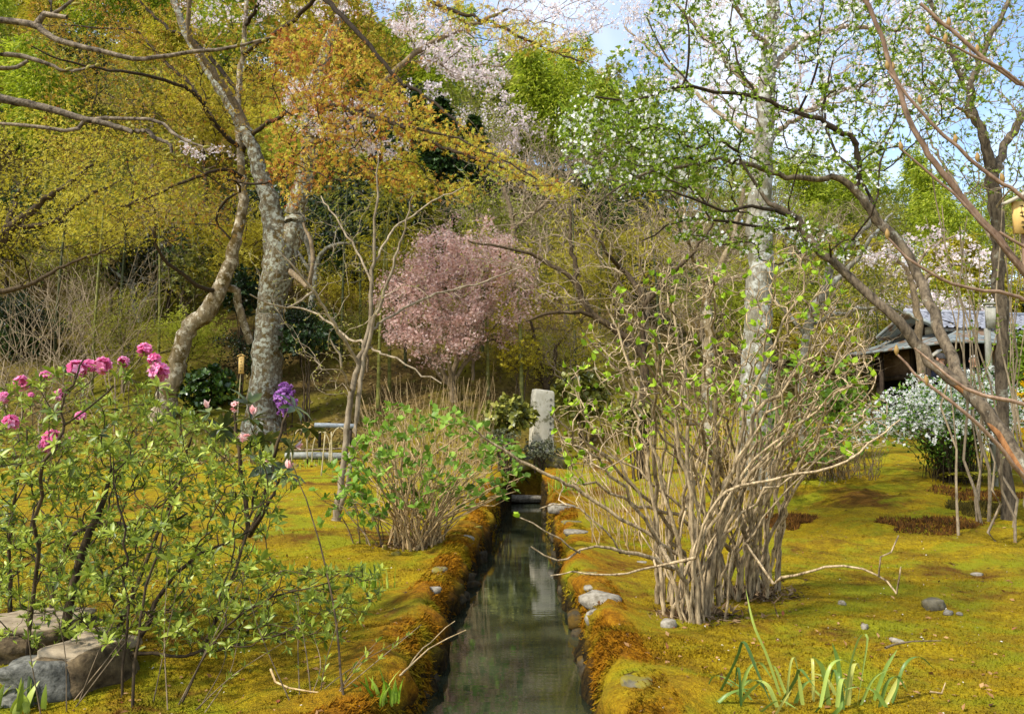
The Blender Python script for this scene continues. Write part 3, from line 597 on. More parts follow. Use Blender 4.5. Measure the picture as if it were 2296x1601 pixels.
hydrangea('small second hydrangea sprouting green shoots just left of the leafy one', [(800, 1218), (850, 1225)], [(700, 1120), (720, 1060), (780, 1010), (850, 1090), (840, 1190), (720, 1180)], 10, 40, 8.0, 9.0, 7, B_GREYB, L_HYD, 4, .075, .9, rb=.006, tipr=.0018)
hydrangea('broad leafy hydrangea behind the right side of the bare one', [(1820, 1070), (1860, 1065), (1790, 1075), (1900, 1070)], [(1690, 1040), (1700, 860), (1760, 800), (1860, 800), (1940, 850), (1960, 1000), (1880, 1040)], 46, 260, 9.6, 11.0, 8, B_TAN, L_HYD, 3, .075, .8, rb=.01, tipr=.002)
hydrangea('green budding hydrangea behind the left side of the bare one', [(1560, 1085), (1600, 1085), (1640, 1085)], [(1480, 1030), (1500, 880), (1580, 830), (1680, 830), (1720, 900), (1720, 1030)], 34, 140, 9.8, 11.0, 9, B_TAN, L_BUD, 3, .06, .6, rb=.01, tipr=.002)
# ------------------------------------------------------------------ thickets of straight dry stems
def thicket(label, base_px, top_px, n, d0, d1, seed, mat, rad=.004, buds=None, spread=.12, wig=.02, name='bare_shrub'):
    r = np.random.default_rng(seed); (x0, x1, yb), (tx0, tx1, ty0, ty1) = base_px, top_px; T = Tree(seed)
    for i in range(n):
        d = d0+(d1-d0)*r.random(); f = r.random(); bx = px2m(x0+(x1-x0)*f-CX, d); b = A([bx, d, gz(bx, d)-.04])
        q = P(tx0+(tx1-tx0)*np.clip(f+r.normal(0, spread), 0, 1), ty0+(ty1-ty0)*r.random()**1.5, d+r.normal(0, .25))
        k = spline(np.array([b, b+(q-b)*A([.25, .25, .4]), q+A([0, 0, 0])]), 9); k[1:] += r.normal(0, wig, (8, 3)); T._add(k, -1, np.linspace(rad*1.3, rad*.45, 9)*(.6+.8*r.random()))
        if r.random() < .8:
            j = 3+r.integers(4); p0 = k[j]; e = p0+(k[-1]-p0)*(.6+.4*r.random())+r.normal(0, .12, 3); T._add(spline(np.array([p0, (p0+e)/2+r.normal(0, .03, 3), e]), 5), -1, np.linspace(rad*.7, rad*.3, 5))
    T.rad = np.array(T.fr); T.grown = list(range(len(T.paths)))
    c0 = A([px2m((x0+x1)/2-CX, (d0+d1)/2), (d0+d1)/2, 0]); c0[2] = gz(c0[0], c0[1]); t = thing(name, label, 'shrub', c0)
    T.geo(3, 5, .02).obj('stems', mat, t, kind='stuff')
    if buds is not None:
        p, dd = T.along(buds[1], .35); g = Geo(); k = r.random(len(p)) < .8; q, d_, u = whorl(p[k], unit(dd[k]), 2, .7, .3, r); g.scatter(LEAF, q, d_, u, buds[2]*(.5+r.random(len(q))), r.random(len(q))); g.obj('buds', buds[0], t, kind='stuff')
L_TINY = leafmat('tiny spring buds', [C(120, 120, 40), C(160, 160, 60), C(190, 170, 110)], .3)
thicket('straw coloured thicket of thin dry stems behind the leafy hydrangea', (850, 1090, 985), (800, 1110, 840, 950), 110, 11.4, 13.2, 20, B_DRY, .0046)
thicket('dense thicket of thin brown stems behind the bare hydrangea, left part', (1330, 1490, 1150), (1240, 1500, 930, 1050), 50, 8.2, 9.6, 21, B_DRY, .0052, (L_TINY, 2, .02))
thicket('thin brown stem thicket behind the bare hydrangea, right part', (1480, 1720, 1110), (1450, 1760, 900, 1000), 50, 9.0, 10.4, 22, B_DRY, .005)
thicket('low grey twiggy shrub under the left of the white flowering shrub', (1830, 1960, 1060), (1800, 1980, 960, 1020), 90, 11.6, 12.6, 23, B_GREYB, .004, (L_TINY, 2, .025))
thicket('fan of bare whips on the slope behind the pink azalea', (40, 320, 860), (-20, 380, 540, 800), 80, 20.0, 24.5, 24, B_FINE_, .010, (L_TINY, 3, .045), .45, .16)
thicket('tall bare whips at the left edge beside the dark bamboo', (-60, 110, 860), (-80, 200, 560, 760), 34, 19.0, 22.5, 25, B_FINE_, .010, None, .45, .16)
# ------------------------------------------------------------------ azalea / rhododendron at the lower left
L_RHO = leafmat('rhododendron leaves', [C(54, 70, 18), C(108, 126, 36), C(146, 160, 52), C(186, 196, 84)], .36, .42, .4)
L_BIG = leafmat('dark leathery rhododendron leaves', [C(30, 44, 18), C(70, 84, 40), C(116, 124, 62)], .15, .35, .5)
PETAL_P = leafmat('pink azalea petals', [C(214, 84, 140), C(236, 134, 182), C(250, 196, 224)], .35, .6); PETAL_W = leafmat('blush rhododendron petals', [C(232, 150, 150), C(246, 206, 196), C(250, 240, 236)], .35, .6)
T = Tree(31); r = np.random.default_rng(31)
traced(T, [[(150, 1500, 4.55, 12), (150, 1380, 4.6, 10), (190, 1220, 4.7, 9), (230, 1130, 4.7, 6), (250, 1050, 4.7, 3)]])
for L in ([(297, 1587, 3.85, 5), (307, 1450, 3.9, 4.6), (327, 1333, 3.95, 4), (361, 1216, 4.0, 3.4), (391, 1116, 4.0, 2.4)], [(274, 1567, 4.0, 4), (287, 1300, 4.1, 4), (274, 1156, 4.1, 3.4), (254, 1083, 4.1, 2.6)],
          [(60, 1500, 4.3, 7), (80, 1200, 4.2, 6), (100, 1040, 4.0, 5.5), (137, 981, 4.0, 5), (142, 900, 4.0, 4), (174, 844, 4.0, 3.4), (194, 797, 4.0, 2.4)], [(144, 954, 4.0, 3.4), (217, 897, 4.0, 3), (254, 864, 4.0, 2.4)],
          [(401, 1590, 3.9, 3.6), (494, 1417, 4.0, 3.4), (585, 1350, 4.1, 3), (735, 1306, 4.15, 2)], [(260, 1467, 4.3, 6), (414, 1467, 4.3, 5), (568, 1437, 4.3, 4), (700, 1400, 4.3, 2.4)], [(300, 1480, 4.6, 8), (360, 1330, 4.7, 7), (460, 1240, 4.8, 5), (560, 1190, 4.9, 3)],
          [(100, 1500, 4.9, 9), (140, 1240, 5.0, 8), (210, 1180, 5.0, 8), (260, 1175, 5.0, 7), (330, 1190, 5.0, 5), (420, 1150, 5.0, 3)], [(20, 1480, 5.0, 8), (20, 1250, 5.0, 6), (40, 1080, 5.0, 4), (60, 960, 5.0, 2.4)],
          [(460, 1440, 4.8, 6), (520, 1300, 5.0, 5), (560, 1150, 5.1, 4), (590, 1050, 5.1, 3)], [(240, 1480, 5.1, 8), (330, 1250, 5.4, 6), (400, 1080, 5.5, 4), (430, 980, 5.5, 3)]):
    a = np.array(L, float); T.limb(P(a[:, 0], a[:, 1], a[:, 2]), px2m(a[:, 3], a[:, 2])*.7, .08, .008, attach=(L[0][1] < 1250))
out_ = [(-40, 885), (60, 855), (150, 825), (260, 835), (370, 865), (470, 955), (560, 990), (650, 1030), (680, 1080), (620, 1180), (560, 1240), (640, 1270), (830, 1280), (850, 1330), (740, 1440), (480, 1460), (250, 1450), (100, 1420), (-40, 1430)]
tg = np.concatenate([poly(560, out_, 4.2, 6.0, 32, .06), poly(260, out_, 3.7, 4.5, 33, .06), poly(420, [(-40, 1180), (300, 1180), (620, 1260), (860, 1270), (860, 1340), (760, 1440), (400, 1480), (-40, 1440)], 3.9, 5.2, 35, .04), poly(240, [(-40, 980), (300, 960), (560, 1050), (520, 1200), (-40, 1240)], 4.4, 5.6, 36, .2), poly(220, [(-40, 900), (350, 900), (600, 1000), (600, 1150), (300, 1120), (-40, 1150)], 4.4, 5.8, 34, .3)])
T.grow(tg, .07, .12, .25, .4, up=.4); T.radii(.0015, .36, .009)
rh = thing('azalea_bush', 'spreading azalea bush with pink flower heads at the lower left', 'azalea', G(170, 1480))
T.geo(4, 7, .008).obj('stems', B_DARK, rh, smooth=True, kind='stuff')
p, dd = T.tips(); dd = unit(dd+A([0, 0, .7])); g = Geo(); K = 6; q, d_, u = whorl(p, dd, K, 1.02, .3, r); base = np.repeat(r.random(len(p)), K)
g.scatter(LANCE, q, d_, u, (.026+.036*r.random(len(q)))*np.repeat(.55+.8*r.random(len(p))**1.5, K), np.clip(base*.6+r.random(len(q))*.45, 0, 1), 1.15)
q, d_, u = whorl(p, dd, 3, .35, .2, r); g.scatter(LANCE, q, d_, u, .018+.024*r.random(len(q)), .75+.25*r.random(len(q)), 1.1)
p2, d2 = T.along(2, .4); q, d_, u = whorl(p2, unit(d2+A([0, 0, .3])), 1, 1.0, .3, r); g.scatter(LANCE, q, d_, u, .03+.04*r.random(len(q)), r.random(len(q))*.7, 1.1)
g.obj('leaves', L_RHO, rh, kind='stuff')
def truss(parent, c, rad, mat, n=11, seed=0, name='flower_head', up=.6):
    r = np.random.default_rng(seed); v = rdir(n, up, r); g = Geo()
    g.scatter(FLOWER, c+v*rad*.55, v, rdir(n, 0, r), rad*(.40+.14*r.random(n)), np.clip(r.normal(.5, .3, n), 0, 1))
    g.scatter(FLOWER, c+v*rad*.45, v, rdir(n, 0, r), rad*.42, r.random(n)*.4); g.obj(name, mat, parent)
for k, (x, y, s_, d) in enumerate(((325, 785, 25, 4.9), (346, 806, 22, 4.8), (355, 834, 34, 4.8), (232, 820, 30, 4.6), (172, 828, 32, 4.6), (200, 822, 24, 4.7), (277, 812, 20, 5.2), (48, 860, 27, 4.5), (102, 846, 22, 4.5), (135, 887, 22, 4.6), (24, 948, 27, 4.4), (118, 985, 32, 4.5), (104, 1000, 24, 4.5), (181, 933, 18, 4.5), (9, 892, 20, 4.5), (158, 990, 14, 4.6), (70, 886, 10, 4.7))):
    c = P(x, y, d); truss(rh, c, px2m(s_*.86, d), PETAL_P, 18, 500+k)
    q, d_, u = whorl(c[None]-A([0, 0, .03]), A([[0, 0, 1.]]), 8, 1.5, .3, r); Geo().scatter(LANCE, q, d_, u, .06+.03*r.random(8), .2+.7*r.random(8), 1.1).obj('collar_leaves', L_RHO, rh, kind='stuff')
    i = int(np.argmin(np.linalg.norm(T.p[:T.n]-c, axis=1))); Geo().tubes([spline(np.array([T.p[i], (T.p[i]+c)/2+A([0, 0, -.02]), c]), 5)], [[.003]*5], 4).obj('flower_stalk', B_DARK, rh)
# large-leaved rhododendron with blush buds
T = Tree(41); r = np.random.default_rng(41)
for L in ([(560, 1200, 5.4, 6), (545, 1080, 5.4, 5), (530, 980, 5.4, 4), (525, 920, 5.4, 3)], [(560, 1200, 5.4, 6), (600, 1090, 5.3, 5), (620, 1000, 5.2, 4), (645, 925, 5.2, 3)], [(560, 1200, 5.4, 6), (600, 1130, 5.1, 4), (625, 1080, 5.1, 3)]):
    a = np.array(L, float); T.limb(P(a[:, 0], a[:, 1], a[:, 2]), px2m(a[:, 3], a[:, 2]), .08, .005, attach=False)
T.grow(np.array([P(x, y, d) for x, y, d in ((470, 925, 5.5), (555, 905, 5.4), (565, 990, 5.3), (594, 988, 5.3), (660, 912, 5.2), (600, 1040, 5.1), (640, 1060, 5.1), (500, 960, 5.5), (690, 960, 5.3), (650, 1000, 5.2), (565, 940, 5.3))]), .08, .1, .3, .4); T.radii(.003, .4, .012)
t = thing('rhododendron', 'large-leaved rhododendron with blush buds right of the pink azalea', 'rhododendron', G(560, 1230)); T.geo(4, 7, .01).obj('stems', B_DARK, t, smooth=True, kind='stuff')
p, dd = T.tips(); dd = unit(dd+A([0, 0, .6]))
for k in range(len(p)):
    q, d_, u = whorl(p[k:k+1], dd[k:k+1], 11, 1.45, .28, r)
    for j in range(11): Geo().scatter(LANCE, q[j:j+1], d_[j:j+1]-A([0, 0, .12]), u[j:j+1], .11+.05*r.random(1), r.random(1), 1.25).obj('leaf', L_BIG, t)
    if k < 8:
        c = p[k]+dd[k]*.03; v = unit(dd[k]+r.normal(0, .25, (7, 3))); Geo().scatter(OVAL, np.repeat(c[None], 7, 0), v, rdir(7, 0, r), .05+.02*r.random(7), r.random(7)*.8, .8).obj('flower_bud', PETAL_W, t)
for (x, y) in ((528, 912), (553, 985)): truss(t, P(x, y, 5.25), .045, PETAL_W, 7, int(x))
# low evergreen shoots along the front of the azalea and next to the channel
L_GRASS = leafmat('fresh lily blades', [C(96, 130, 30), C(150, 180, 50), C(186, 200, 90)], .4, .45)
def tuft(label, px, py, n, h, wd, seed, mat, spread=.2, name='grass_tuft', cat='grass', lean=.35):
    r = np.random.default_rng(seed); c0 = G(px, py); t = thing(name, label, cat, c0); g = Geo()
    for i in range(n):
        b = A([c0[0]+r.normal(0, spread), c0[1]+r.normal(0, spread*.6), 0]); b[2] = gz(b[0], b[1])-.01; hh = h*(.5+.6*r.random()); a = r.random()*6.28; l = lean*r.random()
        u = np.linspace(0, 1, 6); cl = np.stack([b[0]+cos(a)*l*hh*u**2, b[1]+sin(a)*l*hh*u**2, b[2]+hh*(u-.25*l*u**3)], -1); ribbon(g, cl, wd*(.6+.6*r.random())*np.array([.7, 1, 1, .85, .5, .04]), a+r.normal(0, .6), r.random())
    g.obj('blades', mat, t, kind='stuff'); return t
def ribbon(g, cl, wid, ang, rnd=.5, fold=.25):
    sd = A([-sin(ang), cos(ang), 0]); n = len(cl); up = A([cos(ang), sin(ang), .3])*fold
    V = np.stack([cl-sd*wid[:, None]/2, cl-up*wid[:, None]*.5, cl+sd*wid[:, None]/2], 1).reshape(-1, 3); f = []
    for i in range(n-1): f += [[3*i, 3*i+1, 3*i+4, 3*i+3], [3*i+1, 3*i+2, 3*i+5, 3*i+4]]
    g.add(V, [np.array(f)], rnd)
tuft('tuft of pale green upright blades beside the left bank', 828, 1320, 34, .22, .011, 51, L_GRASS, .07, lean=.25)
tuft('tuft of bright green blades behind the right bank of the channel', 1275, 1105, 60, .42, .016, 52, L_GRASS, .16, lean=.3)
tuft('tuft of bright blades below the grey log on the left lawn', 700, 1046, 50, .22, .012, 53, L_GRASS, .25, lean=.3)
tuft('short green sprouts in front of the pale flat stones, left', 210, 1400, 26, .12, .012, 54, L_GRASS, .12)
tuft('green sprouts at the very bottom left corner', 40, 1590, 16, .16, .03, 55, L_RHO, .05, lean=.8)
tuft('leafy sprouts at the water edge, bottom left of the channel', 850, 1580, 22, .16, .02, 56, L_GRASS, .06, lean=.7)
tuft('small sprouts pushing through moss in the middle of the left lawn', 560, 1240, 20, .10, .014, 57, L_GRASS, .12)
# ------------------------------------------------------------------ strap-leaved lily at the lower right
L_STRAP = leafmat('blue green strap leaf', [C(72, 100, 40), C(116, 142, 60), C(156, 174, 80), C(190, 186, 96)], .3, .4, .4)
ly = thing('strap_leaf_plant', 'lily-like plant with long folded green strap leaves at the lower right', 'lily', G(1800, 1575)); r = np.random.default_rng(61)
D0 = 3.78
xs = [(r.integers(1590, 2000), r.normal(0, .08)) for _ in range(20)]
straps = [[(1750, 1560, 0), (1720, 1470, -.02), (1690, 1400, -.02), (1672, 1320, 0)], [(1700, 1590, 0), (1660, 1540, .02), (1600, 1515, .05), (1580, 1580, .08)], [(1590, 1600, .05), (1650, 1480, .0), (1668, 1438, 0), (1700, 1510, -.02), (1735, 1590, -.03)],
 [(1640, 1600, .0), (1680, 1550, -.04), (1710, 1525, -.06)], [(1580, 1570, .1), (1640, 1560, .06), (1720, 1570, .02)], [(1690, 1585, .08), (1640, 1535, .1), (1612, 1525, .12)], [(1750, 1580, .06), (1785, 1520, .04), (1795, 1500, .03), (1830, 1545, .0)],
 [(1800, 1580, 0), (1790, 1510, -.02)], [(1860, 1590, .05), (1845, 1500, .02), (1822, 1470, .01)], [(1890, 1590, 0), (1880, 1490, 0), (1866, 1440, 0)], [(1896, 1580, .04), (1905, 1500, .03), (1926, 1430, .02), (1945, 1428, .02), (1935, 1500, .0), (1922, 1580, -.02)],
 [(1910, 1590, .1), (1890, 1530, .1)], [(1960, 1570, .08), (1985, 1500, .06), (2012, 1455, .05)], [(1930, 1580, .0), (1960, 1520, .0), (2005, 1495, .02)], [(1985, 1580, .05), (2000, 1550, .05), (2012, 1520, .05)], [(1825, 1600, .0), (1850, 1570, -.04), (1870, 1555, -.05)],
 [(1700, 1600, -.05), (1745, 1570, -.08), (1790, 1590, -.1)], [(1740, 1600, -.1), (1755, 1575, -.12), (1775, 1545, -.12)], [(1860, 1610, -.1), (1880, 1590, -.12), (1890, 1570, -.12)], [(1780, 1590, .1), (1760, 1550, .12), (1740, 1500, .12), (1732, 1490, .12)], [(1650, 1590, .12), (1620, 1560, .14), (1600, 1530, .14)], [(1870, 1590, .1), (1830, 1550, .12), (1815, 1540, .12)]]
for (x_, o_) in xs:
    dx = r.normal(0, 60); hh = 40+75*r.random(); straps.append([(x_, 1585, o_), (x_+dx*.3, 1585-hh*.8, o_), (x_+dx*.7, 1585-hh, o_+.02), (x_+dx*1.1, 1585-hh*(.5+.4*r.random()), o_+.03)])
for k, L in enumerate(straps):
    a = np.array(L, float); q = spline(P(a[:, 0], a[:, 1], D0+a[:, 2]*1.6), 14); q[:, 2] = np.maximum(q[:, 2], gz(q[:, 0], q[:, 1])-.01); w0 = .018*(.7+.6*r.random())
    g = Geo(); ribbon(g, q, w0*np.concatenate([[.8], np.linspace(1, .95, 8), [.85, .7, .5, .28, .05]]), 1.57+pi+r.normal(0, .35), r.random(), .3); g.obj('leaf', L_STRAP, ly)

# dry litter at the foot of the hydrangeas
r = np.random.default_rng(71); LIT = leafmat('dry litter', [C(60, 44, 28), C(112, 88, 60), C(160, 134, 98)], .1, .9); pts = []
for (px, py, sp_x, sp_y, n) in ((1560, 1375, .17, .10, 420), (1690, 1335, .16, .10, 360), (935, 1228, .20, .12, 300)):
    c0 = G(px, py); q = c0+np.stack([r.normal(0, sp_x, n), r.normal(0, sp_y, n), np.zeros(n)], -1); q[:, 2] = gz(q[:, 0], q[:, 1])+.006+.02*r.random(n); pts.append(q)
q = np.concatenate(pts); g = Geo().scatter(LEAF, q, rdir(len(q), .2, r)*A([1, 1, .5]), rdir(len(q), 2, r), .03+.05*r.random(len(q)), r.random(len(q)), .7); g.scatter(BLADE, q[::2], rdir(len(q[::2]), .3, r), rdir(len(q[::2]), 1, r), .05+.07*r.random(len(q[::2])), r.random(len(q[::2])), .12)
tag(link('dry_litter', g.mesh('dry_litter', LIT)), 'dry leaves and stalks around the feet of the hydrangeas', 'litter', kind='stuff')
# ================================================================== the trees
B_LICHEN = barkmat('lichened cherry bark', C(74, 66, 50), C(134, 124, 102), 22, lichen=C(160, 162, 146), amt=.5, third=C(92, 76, 40), bump=1.0, lscale=9)
B_MAPLE = barkmat('pale mottled maple bark', C(92, 80, 58), C(146, 130, 102), 12, lichen=C(180, 170, 148), amt=.42, third=C(92, 76, 42), bump=.6, lscale=6)
B_BIRCH = barkmat('white lichened bark', C(84, 80, 68), C(132, 126, 110), 22, lichen=C(152, 152, 142), amt=.42, third=C(96, 92, 70), bump=.9, lscale=6)
B_PEAR = barkmat('grey brown pear bark', C(54, 46, 36), C(118, 104, 84), 26, lichen=C(150, 146, 128), amt=.15, bump=.9)
B_BLACK = TWIG('dark wet branch', C(34, 28, 20), C(70, 58, 42)); B_FINE = TWIG('fine grey twig', C(108, 94, 74), C(164, 146, 118)); B_RED = TWIG('reddish brown shoot', C(110, 78, 58), C(164, 130, 104))
B_MAG = barkmat('smooth brown shoot', C(112, 88, 70), C(164, 136, 112), 40, bump=.2); B_CHERRY = barkmat('ringed cherry twig', C(48, 40, 32), C(150, 134, 112), 60, bump=.6, stretch=1)
L_ORANGE = leafmat('young orange maple leaves', [C(150, 96, 40), C(164, 128, 42), C(172, 152, 48), C(188, 176, 64)], .45, .6)
L_STAR = leafmat('red and yellow maple leaves', [C(158, 82, 46), C(180, 120, 50), C(194, 156, 54), C(206, 186, 60), C(190, 192, 70)], .45, .6)
L_GOLD = leafmat('golden green maple leaves', [C(122, 114, 26), C(164, 150, 34), C(194, 178, 50), C(206, 196, 80)], .48, .6)
L_PEAR = leafmat('fresh pear leaves', [C(84, 110, 26), C(132, 156, 42), C(174, 194, 72)], .48, .5)
P_WHITE = leafmat('white blossom', [C(232, 232, 220), C(250, 250, 246)], .4, .6); P_CHERRY = leafmat('pale cherry blossom', [C(214, 194, 194), C(234, 220, 220), C(246, 240, 240)], .4, .6)
P_PINK = leafmat('dusky pink blossom', [C(166, 122, 112), C(202, 162, 150), C(222, 190, 180), C(238, 214, 206)], .4, .6)
def blossom(g, p, r, n, spread, size, tm=FLOWER):
    q = np.repeat(p, n, 0)+r.normal(0, spread, (len(p)*n, 3)); v = rdir(len(q), .2, r); g.scatter(tm, q, v, rdir(len(q), 0, r), size*(.6+.7*r.random(len(q))), r.random(len(q)))
def limbset(T, lists, step=.14, wig=.0, first_free=True):
    for k, L in enumerate(lists):
        a = np.array(L, float); T.limb(P(a[:, 0], a[:, 1], a[:, 2]), px2m(a[:, 3], a[:, 2]), step, wig, attach=not (k == 0 and first_free))
def to_ground(x, y, d):
    p = P(x, y, d); return A([p[0], p[1], gz(p[0], p[1])])
def base_px(p):
    """view coordinates of a world point"""
    v = p-A([0, 0, CAM_Z]); f = v[1]*CP+v[2]*SP; return CX+F_PX*v[0]/f, CY-F_PX*(v[2]*CP-v[1]*SP)/f
# ------------------------------------------------------------------ leaning maple with orange young leaves
T = Tree(101); r = np.random.default_rng(101); D = 20.8
g0 = to_ground(370, 900, D); bx, by = base_px(g0)
limbset(T, [[(bx-6, by+8, D, 30), (372, 905, D, 25), (388, 850, D, 21), (402, 800, D, 19), (422, 738, D, 19), (462, 702, D, 20), (490, 655, D, 17), (505, 620, D, 16), (520, 580, D, 15), (535, 520, D, 12), (545, 450, D, 11), (543, 380, D, 9), (536, 300, D, 8), (534, 200, D, 7), (545, 120, D, 6), (552, 40, D, 5), (556, -60, D, 4)],
 [(494, 640, D, 9), (530, 655, D+0.30, 9), (540, 700, D+0.45, 9), (562, 770, D+0.75, 8)],
 [(540, 334, D, 6), (494, 294, D-0.45, 5), (444, 217, D-1.20, 5), (414, 197, D-1.50, 4.5), (361, 180, D-1.80, 4), (301, 164, D-2.40, 3.5), (214, 154, D-2.70, 3), (144, 137, D-3.00, 2.4), (70, 104, D-3.30, 1.6)],
 [(538, 330, D, 5), (501, 301, D+0.45, 5), (468, 254, D+0.60, 5), (431, 194, D+0.75, 4.5), (394, 160, D+0.90, 4), (354, 124, D+1.20, 3.5), (317, 80, D+1.50, 3), (281, 67, D+1.50, 2.5), (94, 57, D+1.80, 1.4)],
 [(534, 207, D, 5), (481, 140, D+0.45, 5), (431, 90, D+0.90, 4), (374, 63, D+1.20, 3.4), (314, 3, D+1.50, 2.8), (250, -60, D+1.80, 2)],
 [(545, 400, D, 6), (500, 380, D-0.75, 4), (430, 400, D-1.50, 3.5), (340, 440, D-2.10, 3), (250, 470, D-2.40, 2)],
 [(545, 340, D, 6), (568, 301, D-0.45, 5.5), (618, 267, D-1.05, 5), (675, 247, D-1.80, 5), (745, 235, D-2.70, 5), (817, 260, D-3.60, 5), (888, 277, D-4.50, 4), (978, 300, D-5.10, 3), (1090, 340, D-5.70, 2.4), (1200, 400, D-6.00, 1.6)],
 [(690, 245, D-1.95, 5), (800, 250, D-3.30, 4), (908, 284, D-4.20, 4), (1008, 337, D-4.80, 4), (1111, 371, D-5.25, 3), (1198, 417, D-5.40, 2)],
 [(548, 60, D, 4), (610, -20, D-1.20, 5), (690, -25, D-2.40, 6), (764, 33, D-3.30, 6), (891, 177, D-3.90, 4.6), (941, 207, D-4.20, 4), (1045, 291, D-4.80, 2.4)],
 [(545, 120, D, 5), (640, 60, D-1.50, 5), (760, -40, D-3.00, 5), (900, -30, D-3.60, 5), (1000, 20, D-3.90, 4.6), (1100, 50, D-4.20, 4), (1200, 100, D-4.50, 3), (1310, 140, D-4.80, 2)],
 [(488, 655, D, 6), (460, 648, D-0.45, 5), (417, 623, D-0.90, 4.4), (372, 585, D-1.35, 4), (348, 545, D-1.65, 3.4), (347, 470, D-1.95, 2.4)]], .2, .02)
cr = np.concatenate([poly(1050, [(20, 60), (150, -60), (560, -80), (900, -80), (1000, 60), (940, 180), (800, 200), (560, 240), (430, 300), (300, 230), (120, 200)], 18.0, 24.0, 102), poly(260, [(60, 200), (540, 250), (560, 520), (380, 540), (160, 460)], 18.3, 23.5, 104)])
s0 = len(T.grown); T.grow(cr, .32, .1, .2, .4); up_ids = T.grown[s0:]
band = np.concatenate([poly(520, [(600, 60), (760, 60), (900, 200), (1050, 280), (1200, 380), (1300, 440), (1200, 430), (1000, 330), (850, 310), (720, 260), (620, 220)], 14.6, 18.6, 105), poly(260, [(600, 260), (760, 260), (960, 380), (1090, 400), (1060, 460), (900, 450), (760, 400), (640, 480), (600, 360)], 14.6, 18.6, 106), poly(120, [(900, -40), (1120, 10), (1280, 70), (1370, 120), (1330, 150), (1150, 110), (980, 60)], 15.4, 17.6, 107)])
s1 = len(T.grown); T.grow(band, .25, .1, .2, .4); st_ids = T.grown[s1:]; T.radii(.004, .34, .08)
mp = thing('maple_tree', 'leaning maple with pale mottled trunk and orange young leaves, left of centre', 'maple', g0)
nl = 2; trunk = [0, 1]; T.geo(3, 12, .08, trunk).obj('trunk', B_MAPLE, mp, smooth=True)
T.geo(3, 7, .03, [i for i in range(len(T.paths)) if i not in trunk]).obj('branches', B_BLACK, mp, smooth=True, kind='stuff')
g = Geo(); p, d_ = T.along(7, .1, up_ids); q = p+r.normal(0, .14, p.shape); g.scatter(STAR3, q, rdir(len(q), -.5, r), rdir(len(q), 1.5, r), .046+.062*r.random(len(q)), np.clip(.28+.5*(vnoise(q[:, 0]*.7+9, q[:, 2]*.9, 4)-.5)*2+r.normal(0, .18, len(q)), 0, 1))
g.obj('young_leaves', L_ORANGE, mp, kind='stuff')
g = Geo(); p, d_ = T.along(9, .15, st_ids); q = p+r.normal(0, .08, p.shape); xp = CX+F_PX*q[:, 0]/q[:, 1]
g.scatter(STAR5, q, unit(rdir(len(q), -.9, r)), rdir(len(q), 1.5, r), .052+.052*r.random(len(q)), np.clip(.42+.36*sm((xp-600)/600)+r.normal(0, .3, len(q)), 0, 1)); g.obj('star_leaves', L_STAR, mp, kind='stuff')
# ------------------------------------------------------------------ big lichened cherry
T = Tree(111); r = np.random.default_rng(111); D = 20.4; g0 = to_ground(588, 960, D); bx, by = base_px(g0)
limbset(T, [[(bx, by+10, D, 50), (590, 940, D, 40), (595, 860, D, 34), (600, 790, D, 34), (603, 720, D, 30), (606, 680, D, 29), (620, 620, D, 35), (628, 560, D, 37), (614, 500, D, 27), (600, 440, D, 21), (580, 370, D, 17), (558, 310, D, 14), (505, 220, D+0.28, 12), (455, 140, D+0.56, 10), (410, 60, D+0.84, 8), (380, -40, D+1.12, 9)],
 [(630, 580, D, 30), (655, 520, D, 26), (665, 460, D, 22), (690, 360, D, 20), (694, 300, D, 18), (690, 240, D, 16), (720, 140, D+0.28, 13), (760, 40, D+0.56, 10), (790, -60, D+0.84, 7)],
 [(575, 350, D, 9), (545, 270, D, 9), (500, 190, D-0.42, 8), (455, 130, D-0.70, 7.5), (420, 60, D-1.12, 6), (440, -40, D-1.40, 5)],
 [(694, 330, D, 11), (760, 280, D-0.42, 9), (830, 220, D-0.70, 8), (930, 120, D-0.70, 7), (1050, 60, D-0.56, 5), (1140, 20, D-0.28, 3)],
 [(690, 300, D, 9), (740, 300, D-0.84, 6), (800, 320, D-1.26, 5), (860, 340, D-1.68, 3.5)],
 [(640, 600, D, 8), (690, 640, D-0.70, 6), (700, 560, D-0.70, 5), (680, 500, D-0.56, 3)]], .2, .02)
cr = np.concatenate([poly(150, [(620, 180), (760, 170), (920, 300), (900, 390), (800, 350), (640, 300)], 18.2, 21, 112), poly(240, [(860, 40), (1010, 20), (1140, 170), (1100, 220), (960, 160)], 18.9, 21, 113), poly(90, [(400, -60), (800, -60), (860, 60), (420, 60)], 19.3, 22.4, 114), poly(14, [(400, 300), (520, 330), (440, 380)], 18.9, 20.3, 115), poly(200, [(1080, -40), (1420, -60), (1400, 60), (1250, 110), (1120, 130)], 18.9, 21, 116)])
T.grow(cr, .28, .1, .25, .4); T.radii(.0045, .4, .08); ch = thing('cherry_tree', 'thick lichen-spotted cherry trunk beside the leaning maple', 'cherry tree', g0)
T.geo(3, 14, .05, [0, 1]).obj('trunk', B_LICHEN, ch, smooth=True); T.geo(3, 8, .05, list(range(2, len(T.paths)))).obj('branches', B_GREYB, ch, smooth=True, kind='stuff')
p, d_ = T.along(3, .4); g = Geo(); blossom(g, p, r, 5, .062, .033); g.obj('blossom', P_CHERRY, ch, kind='stuff')
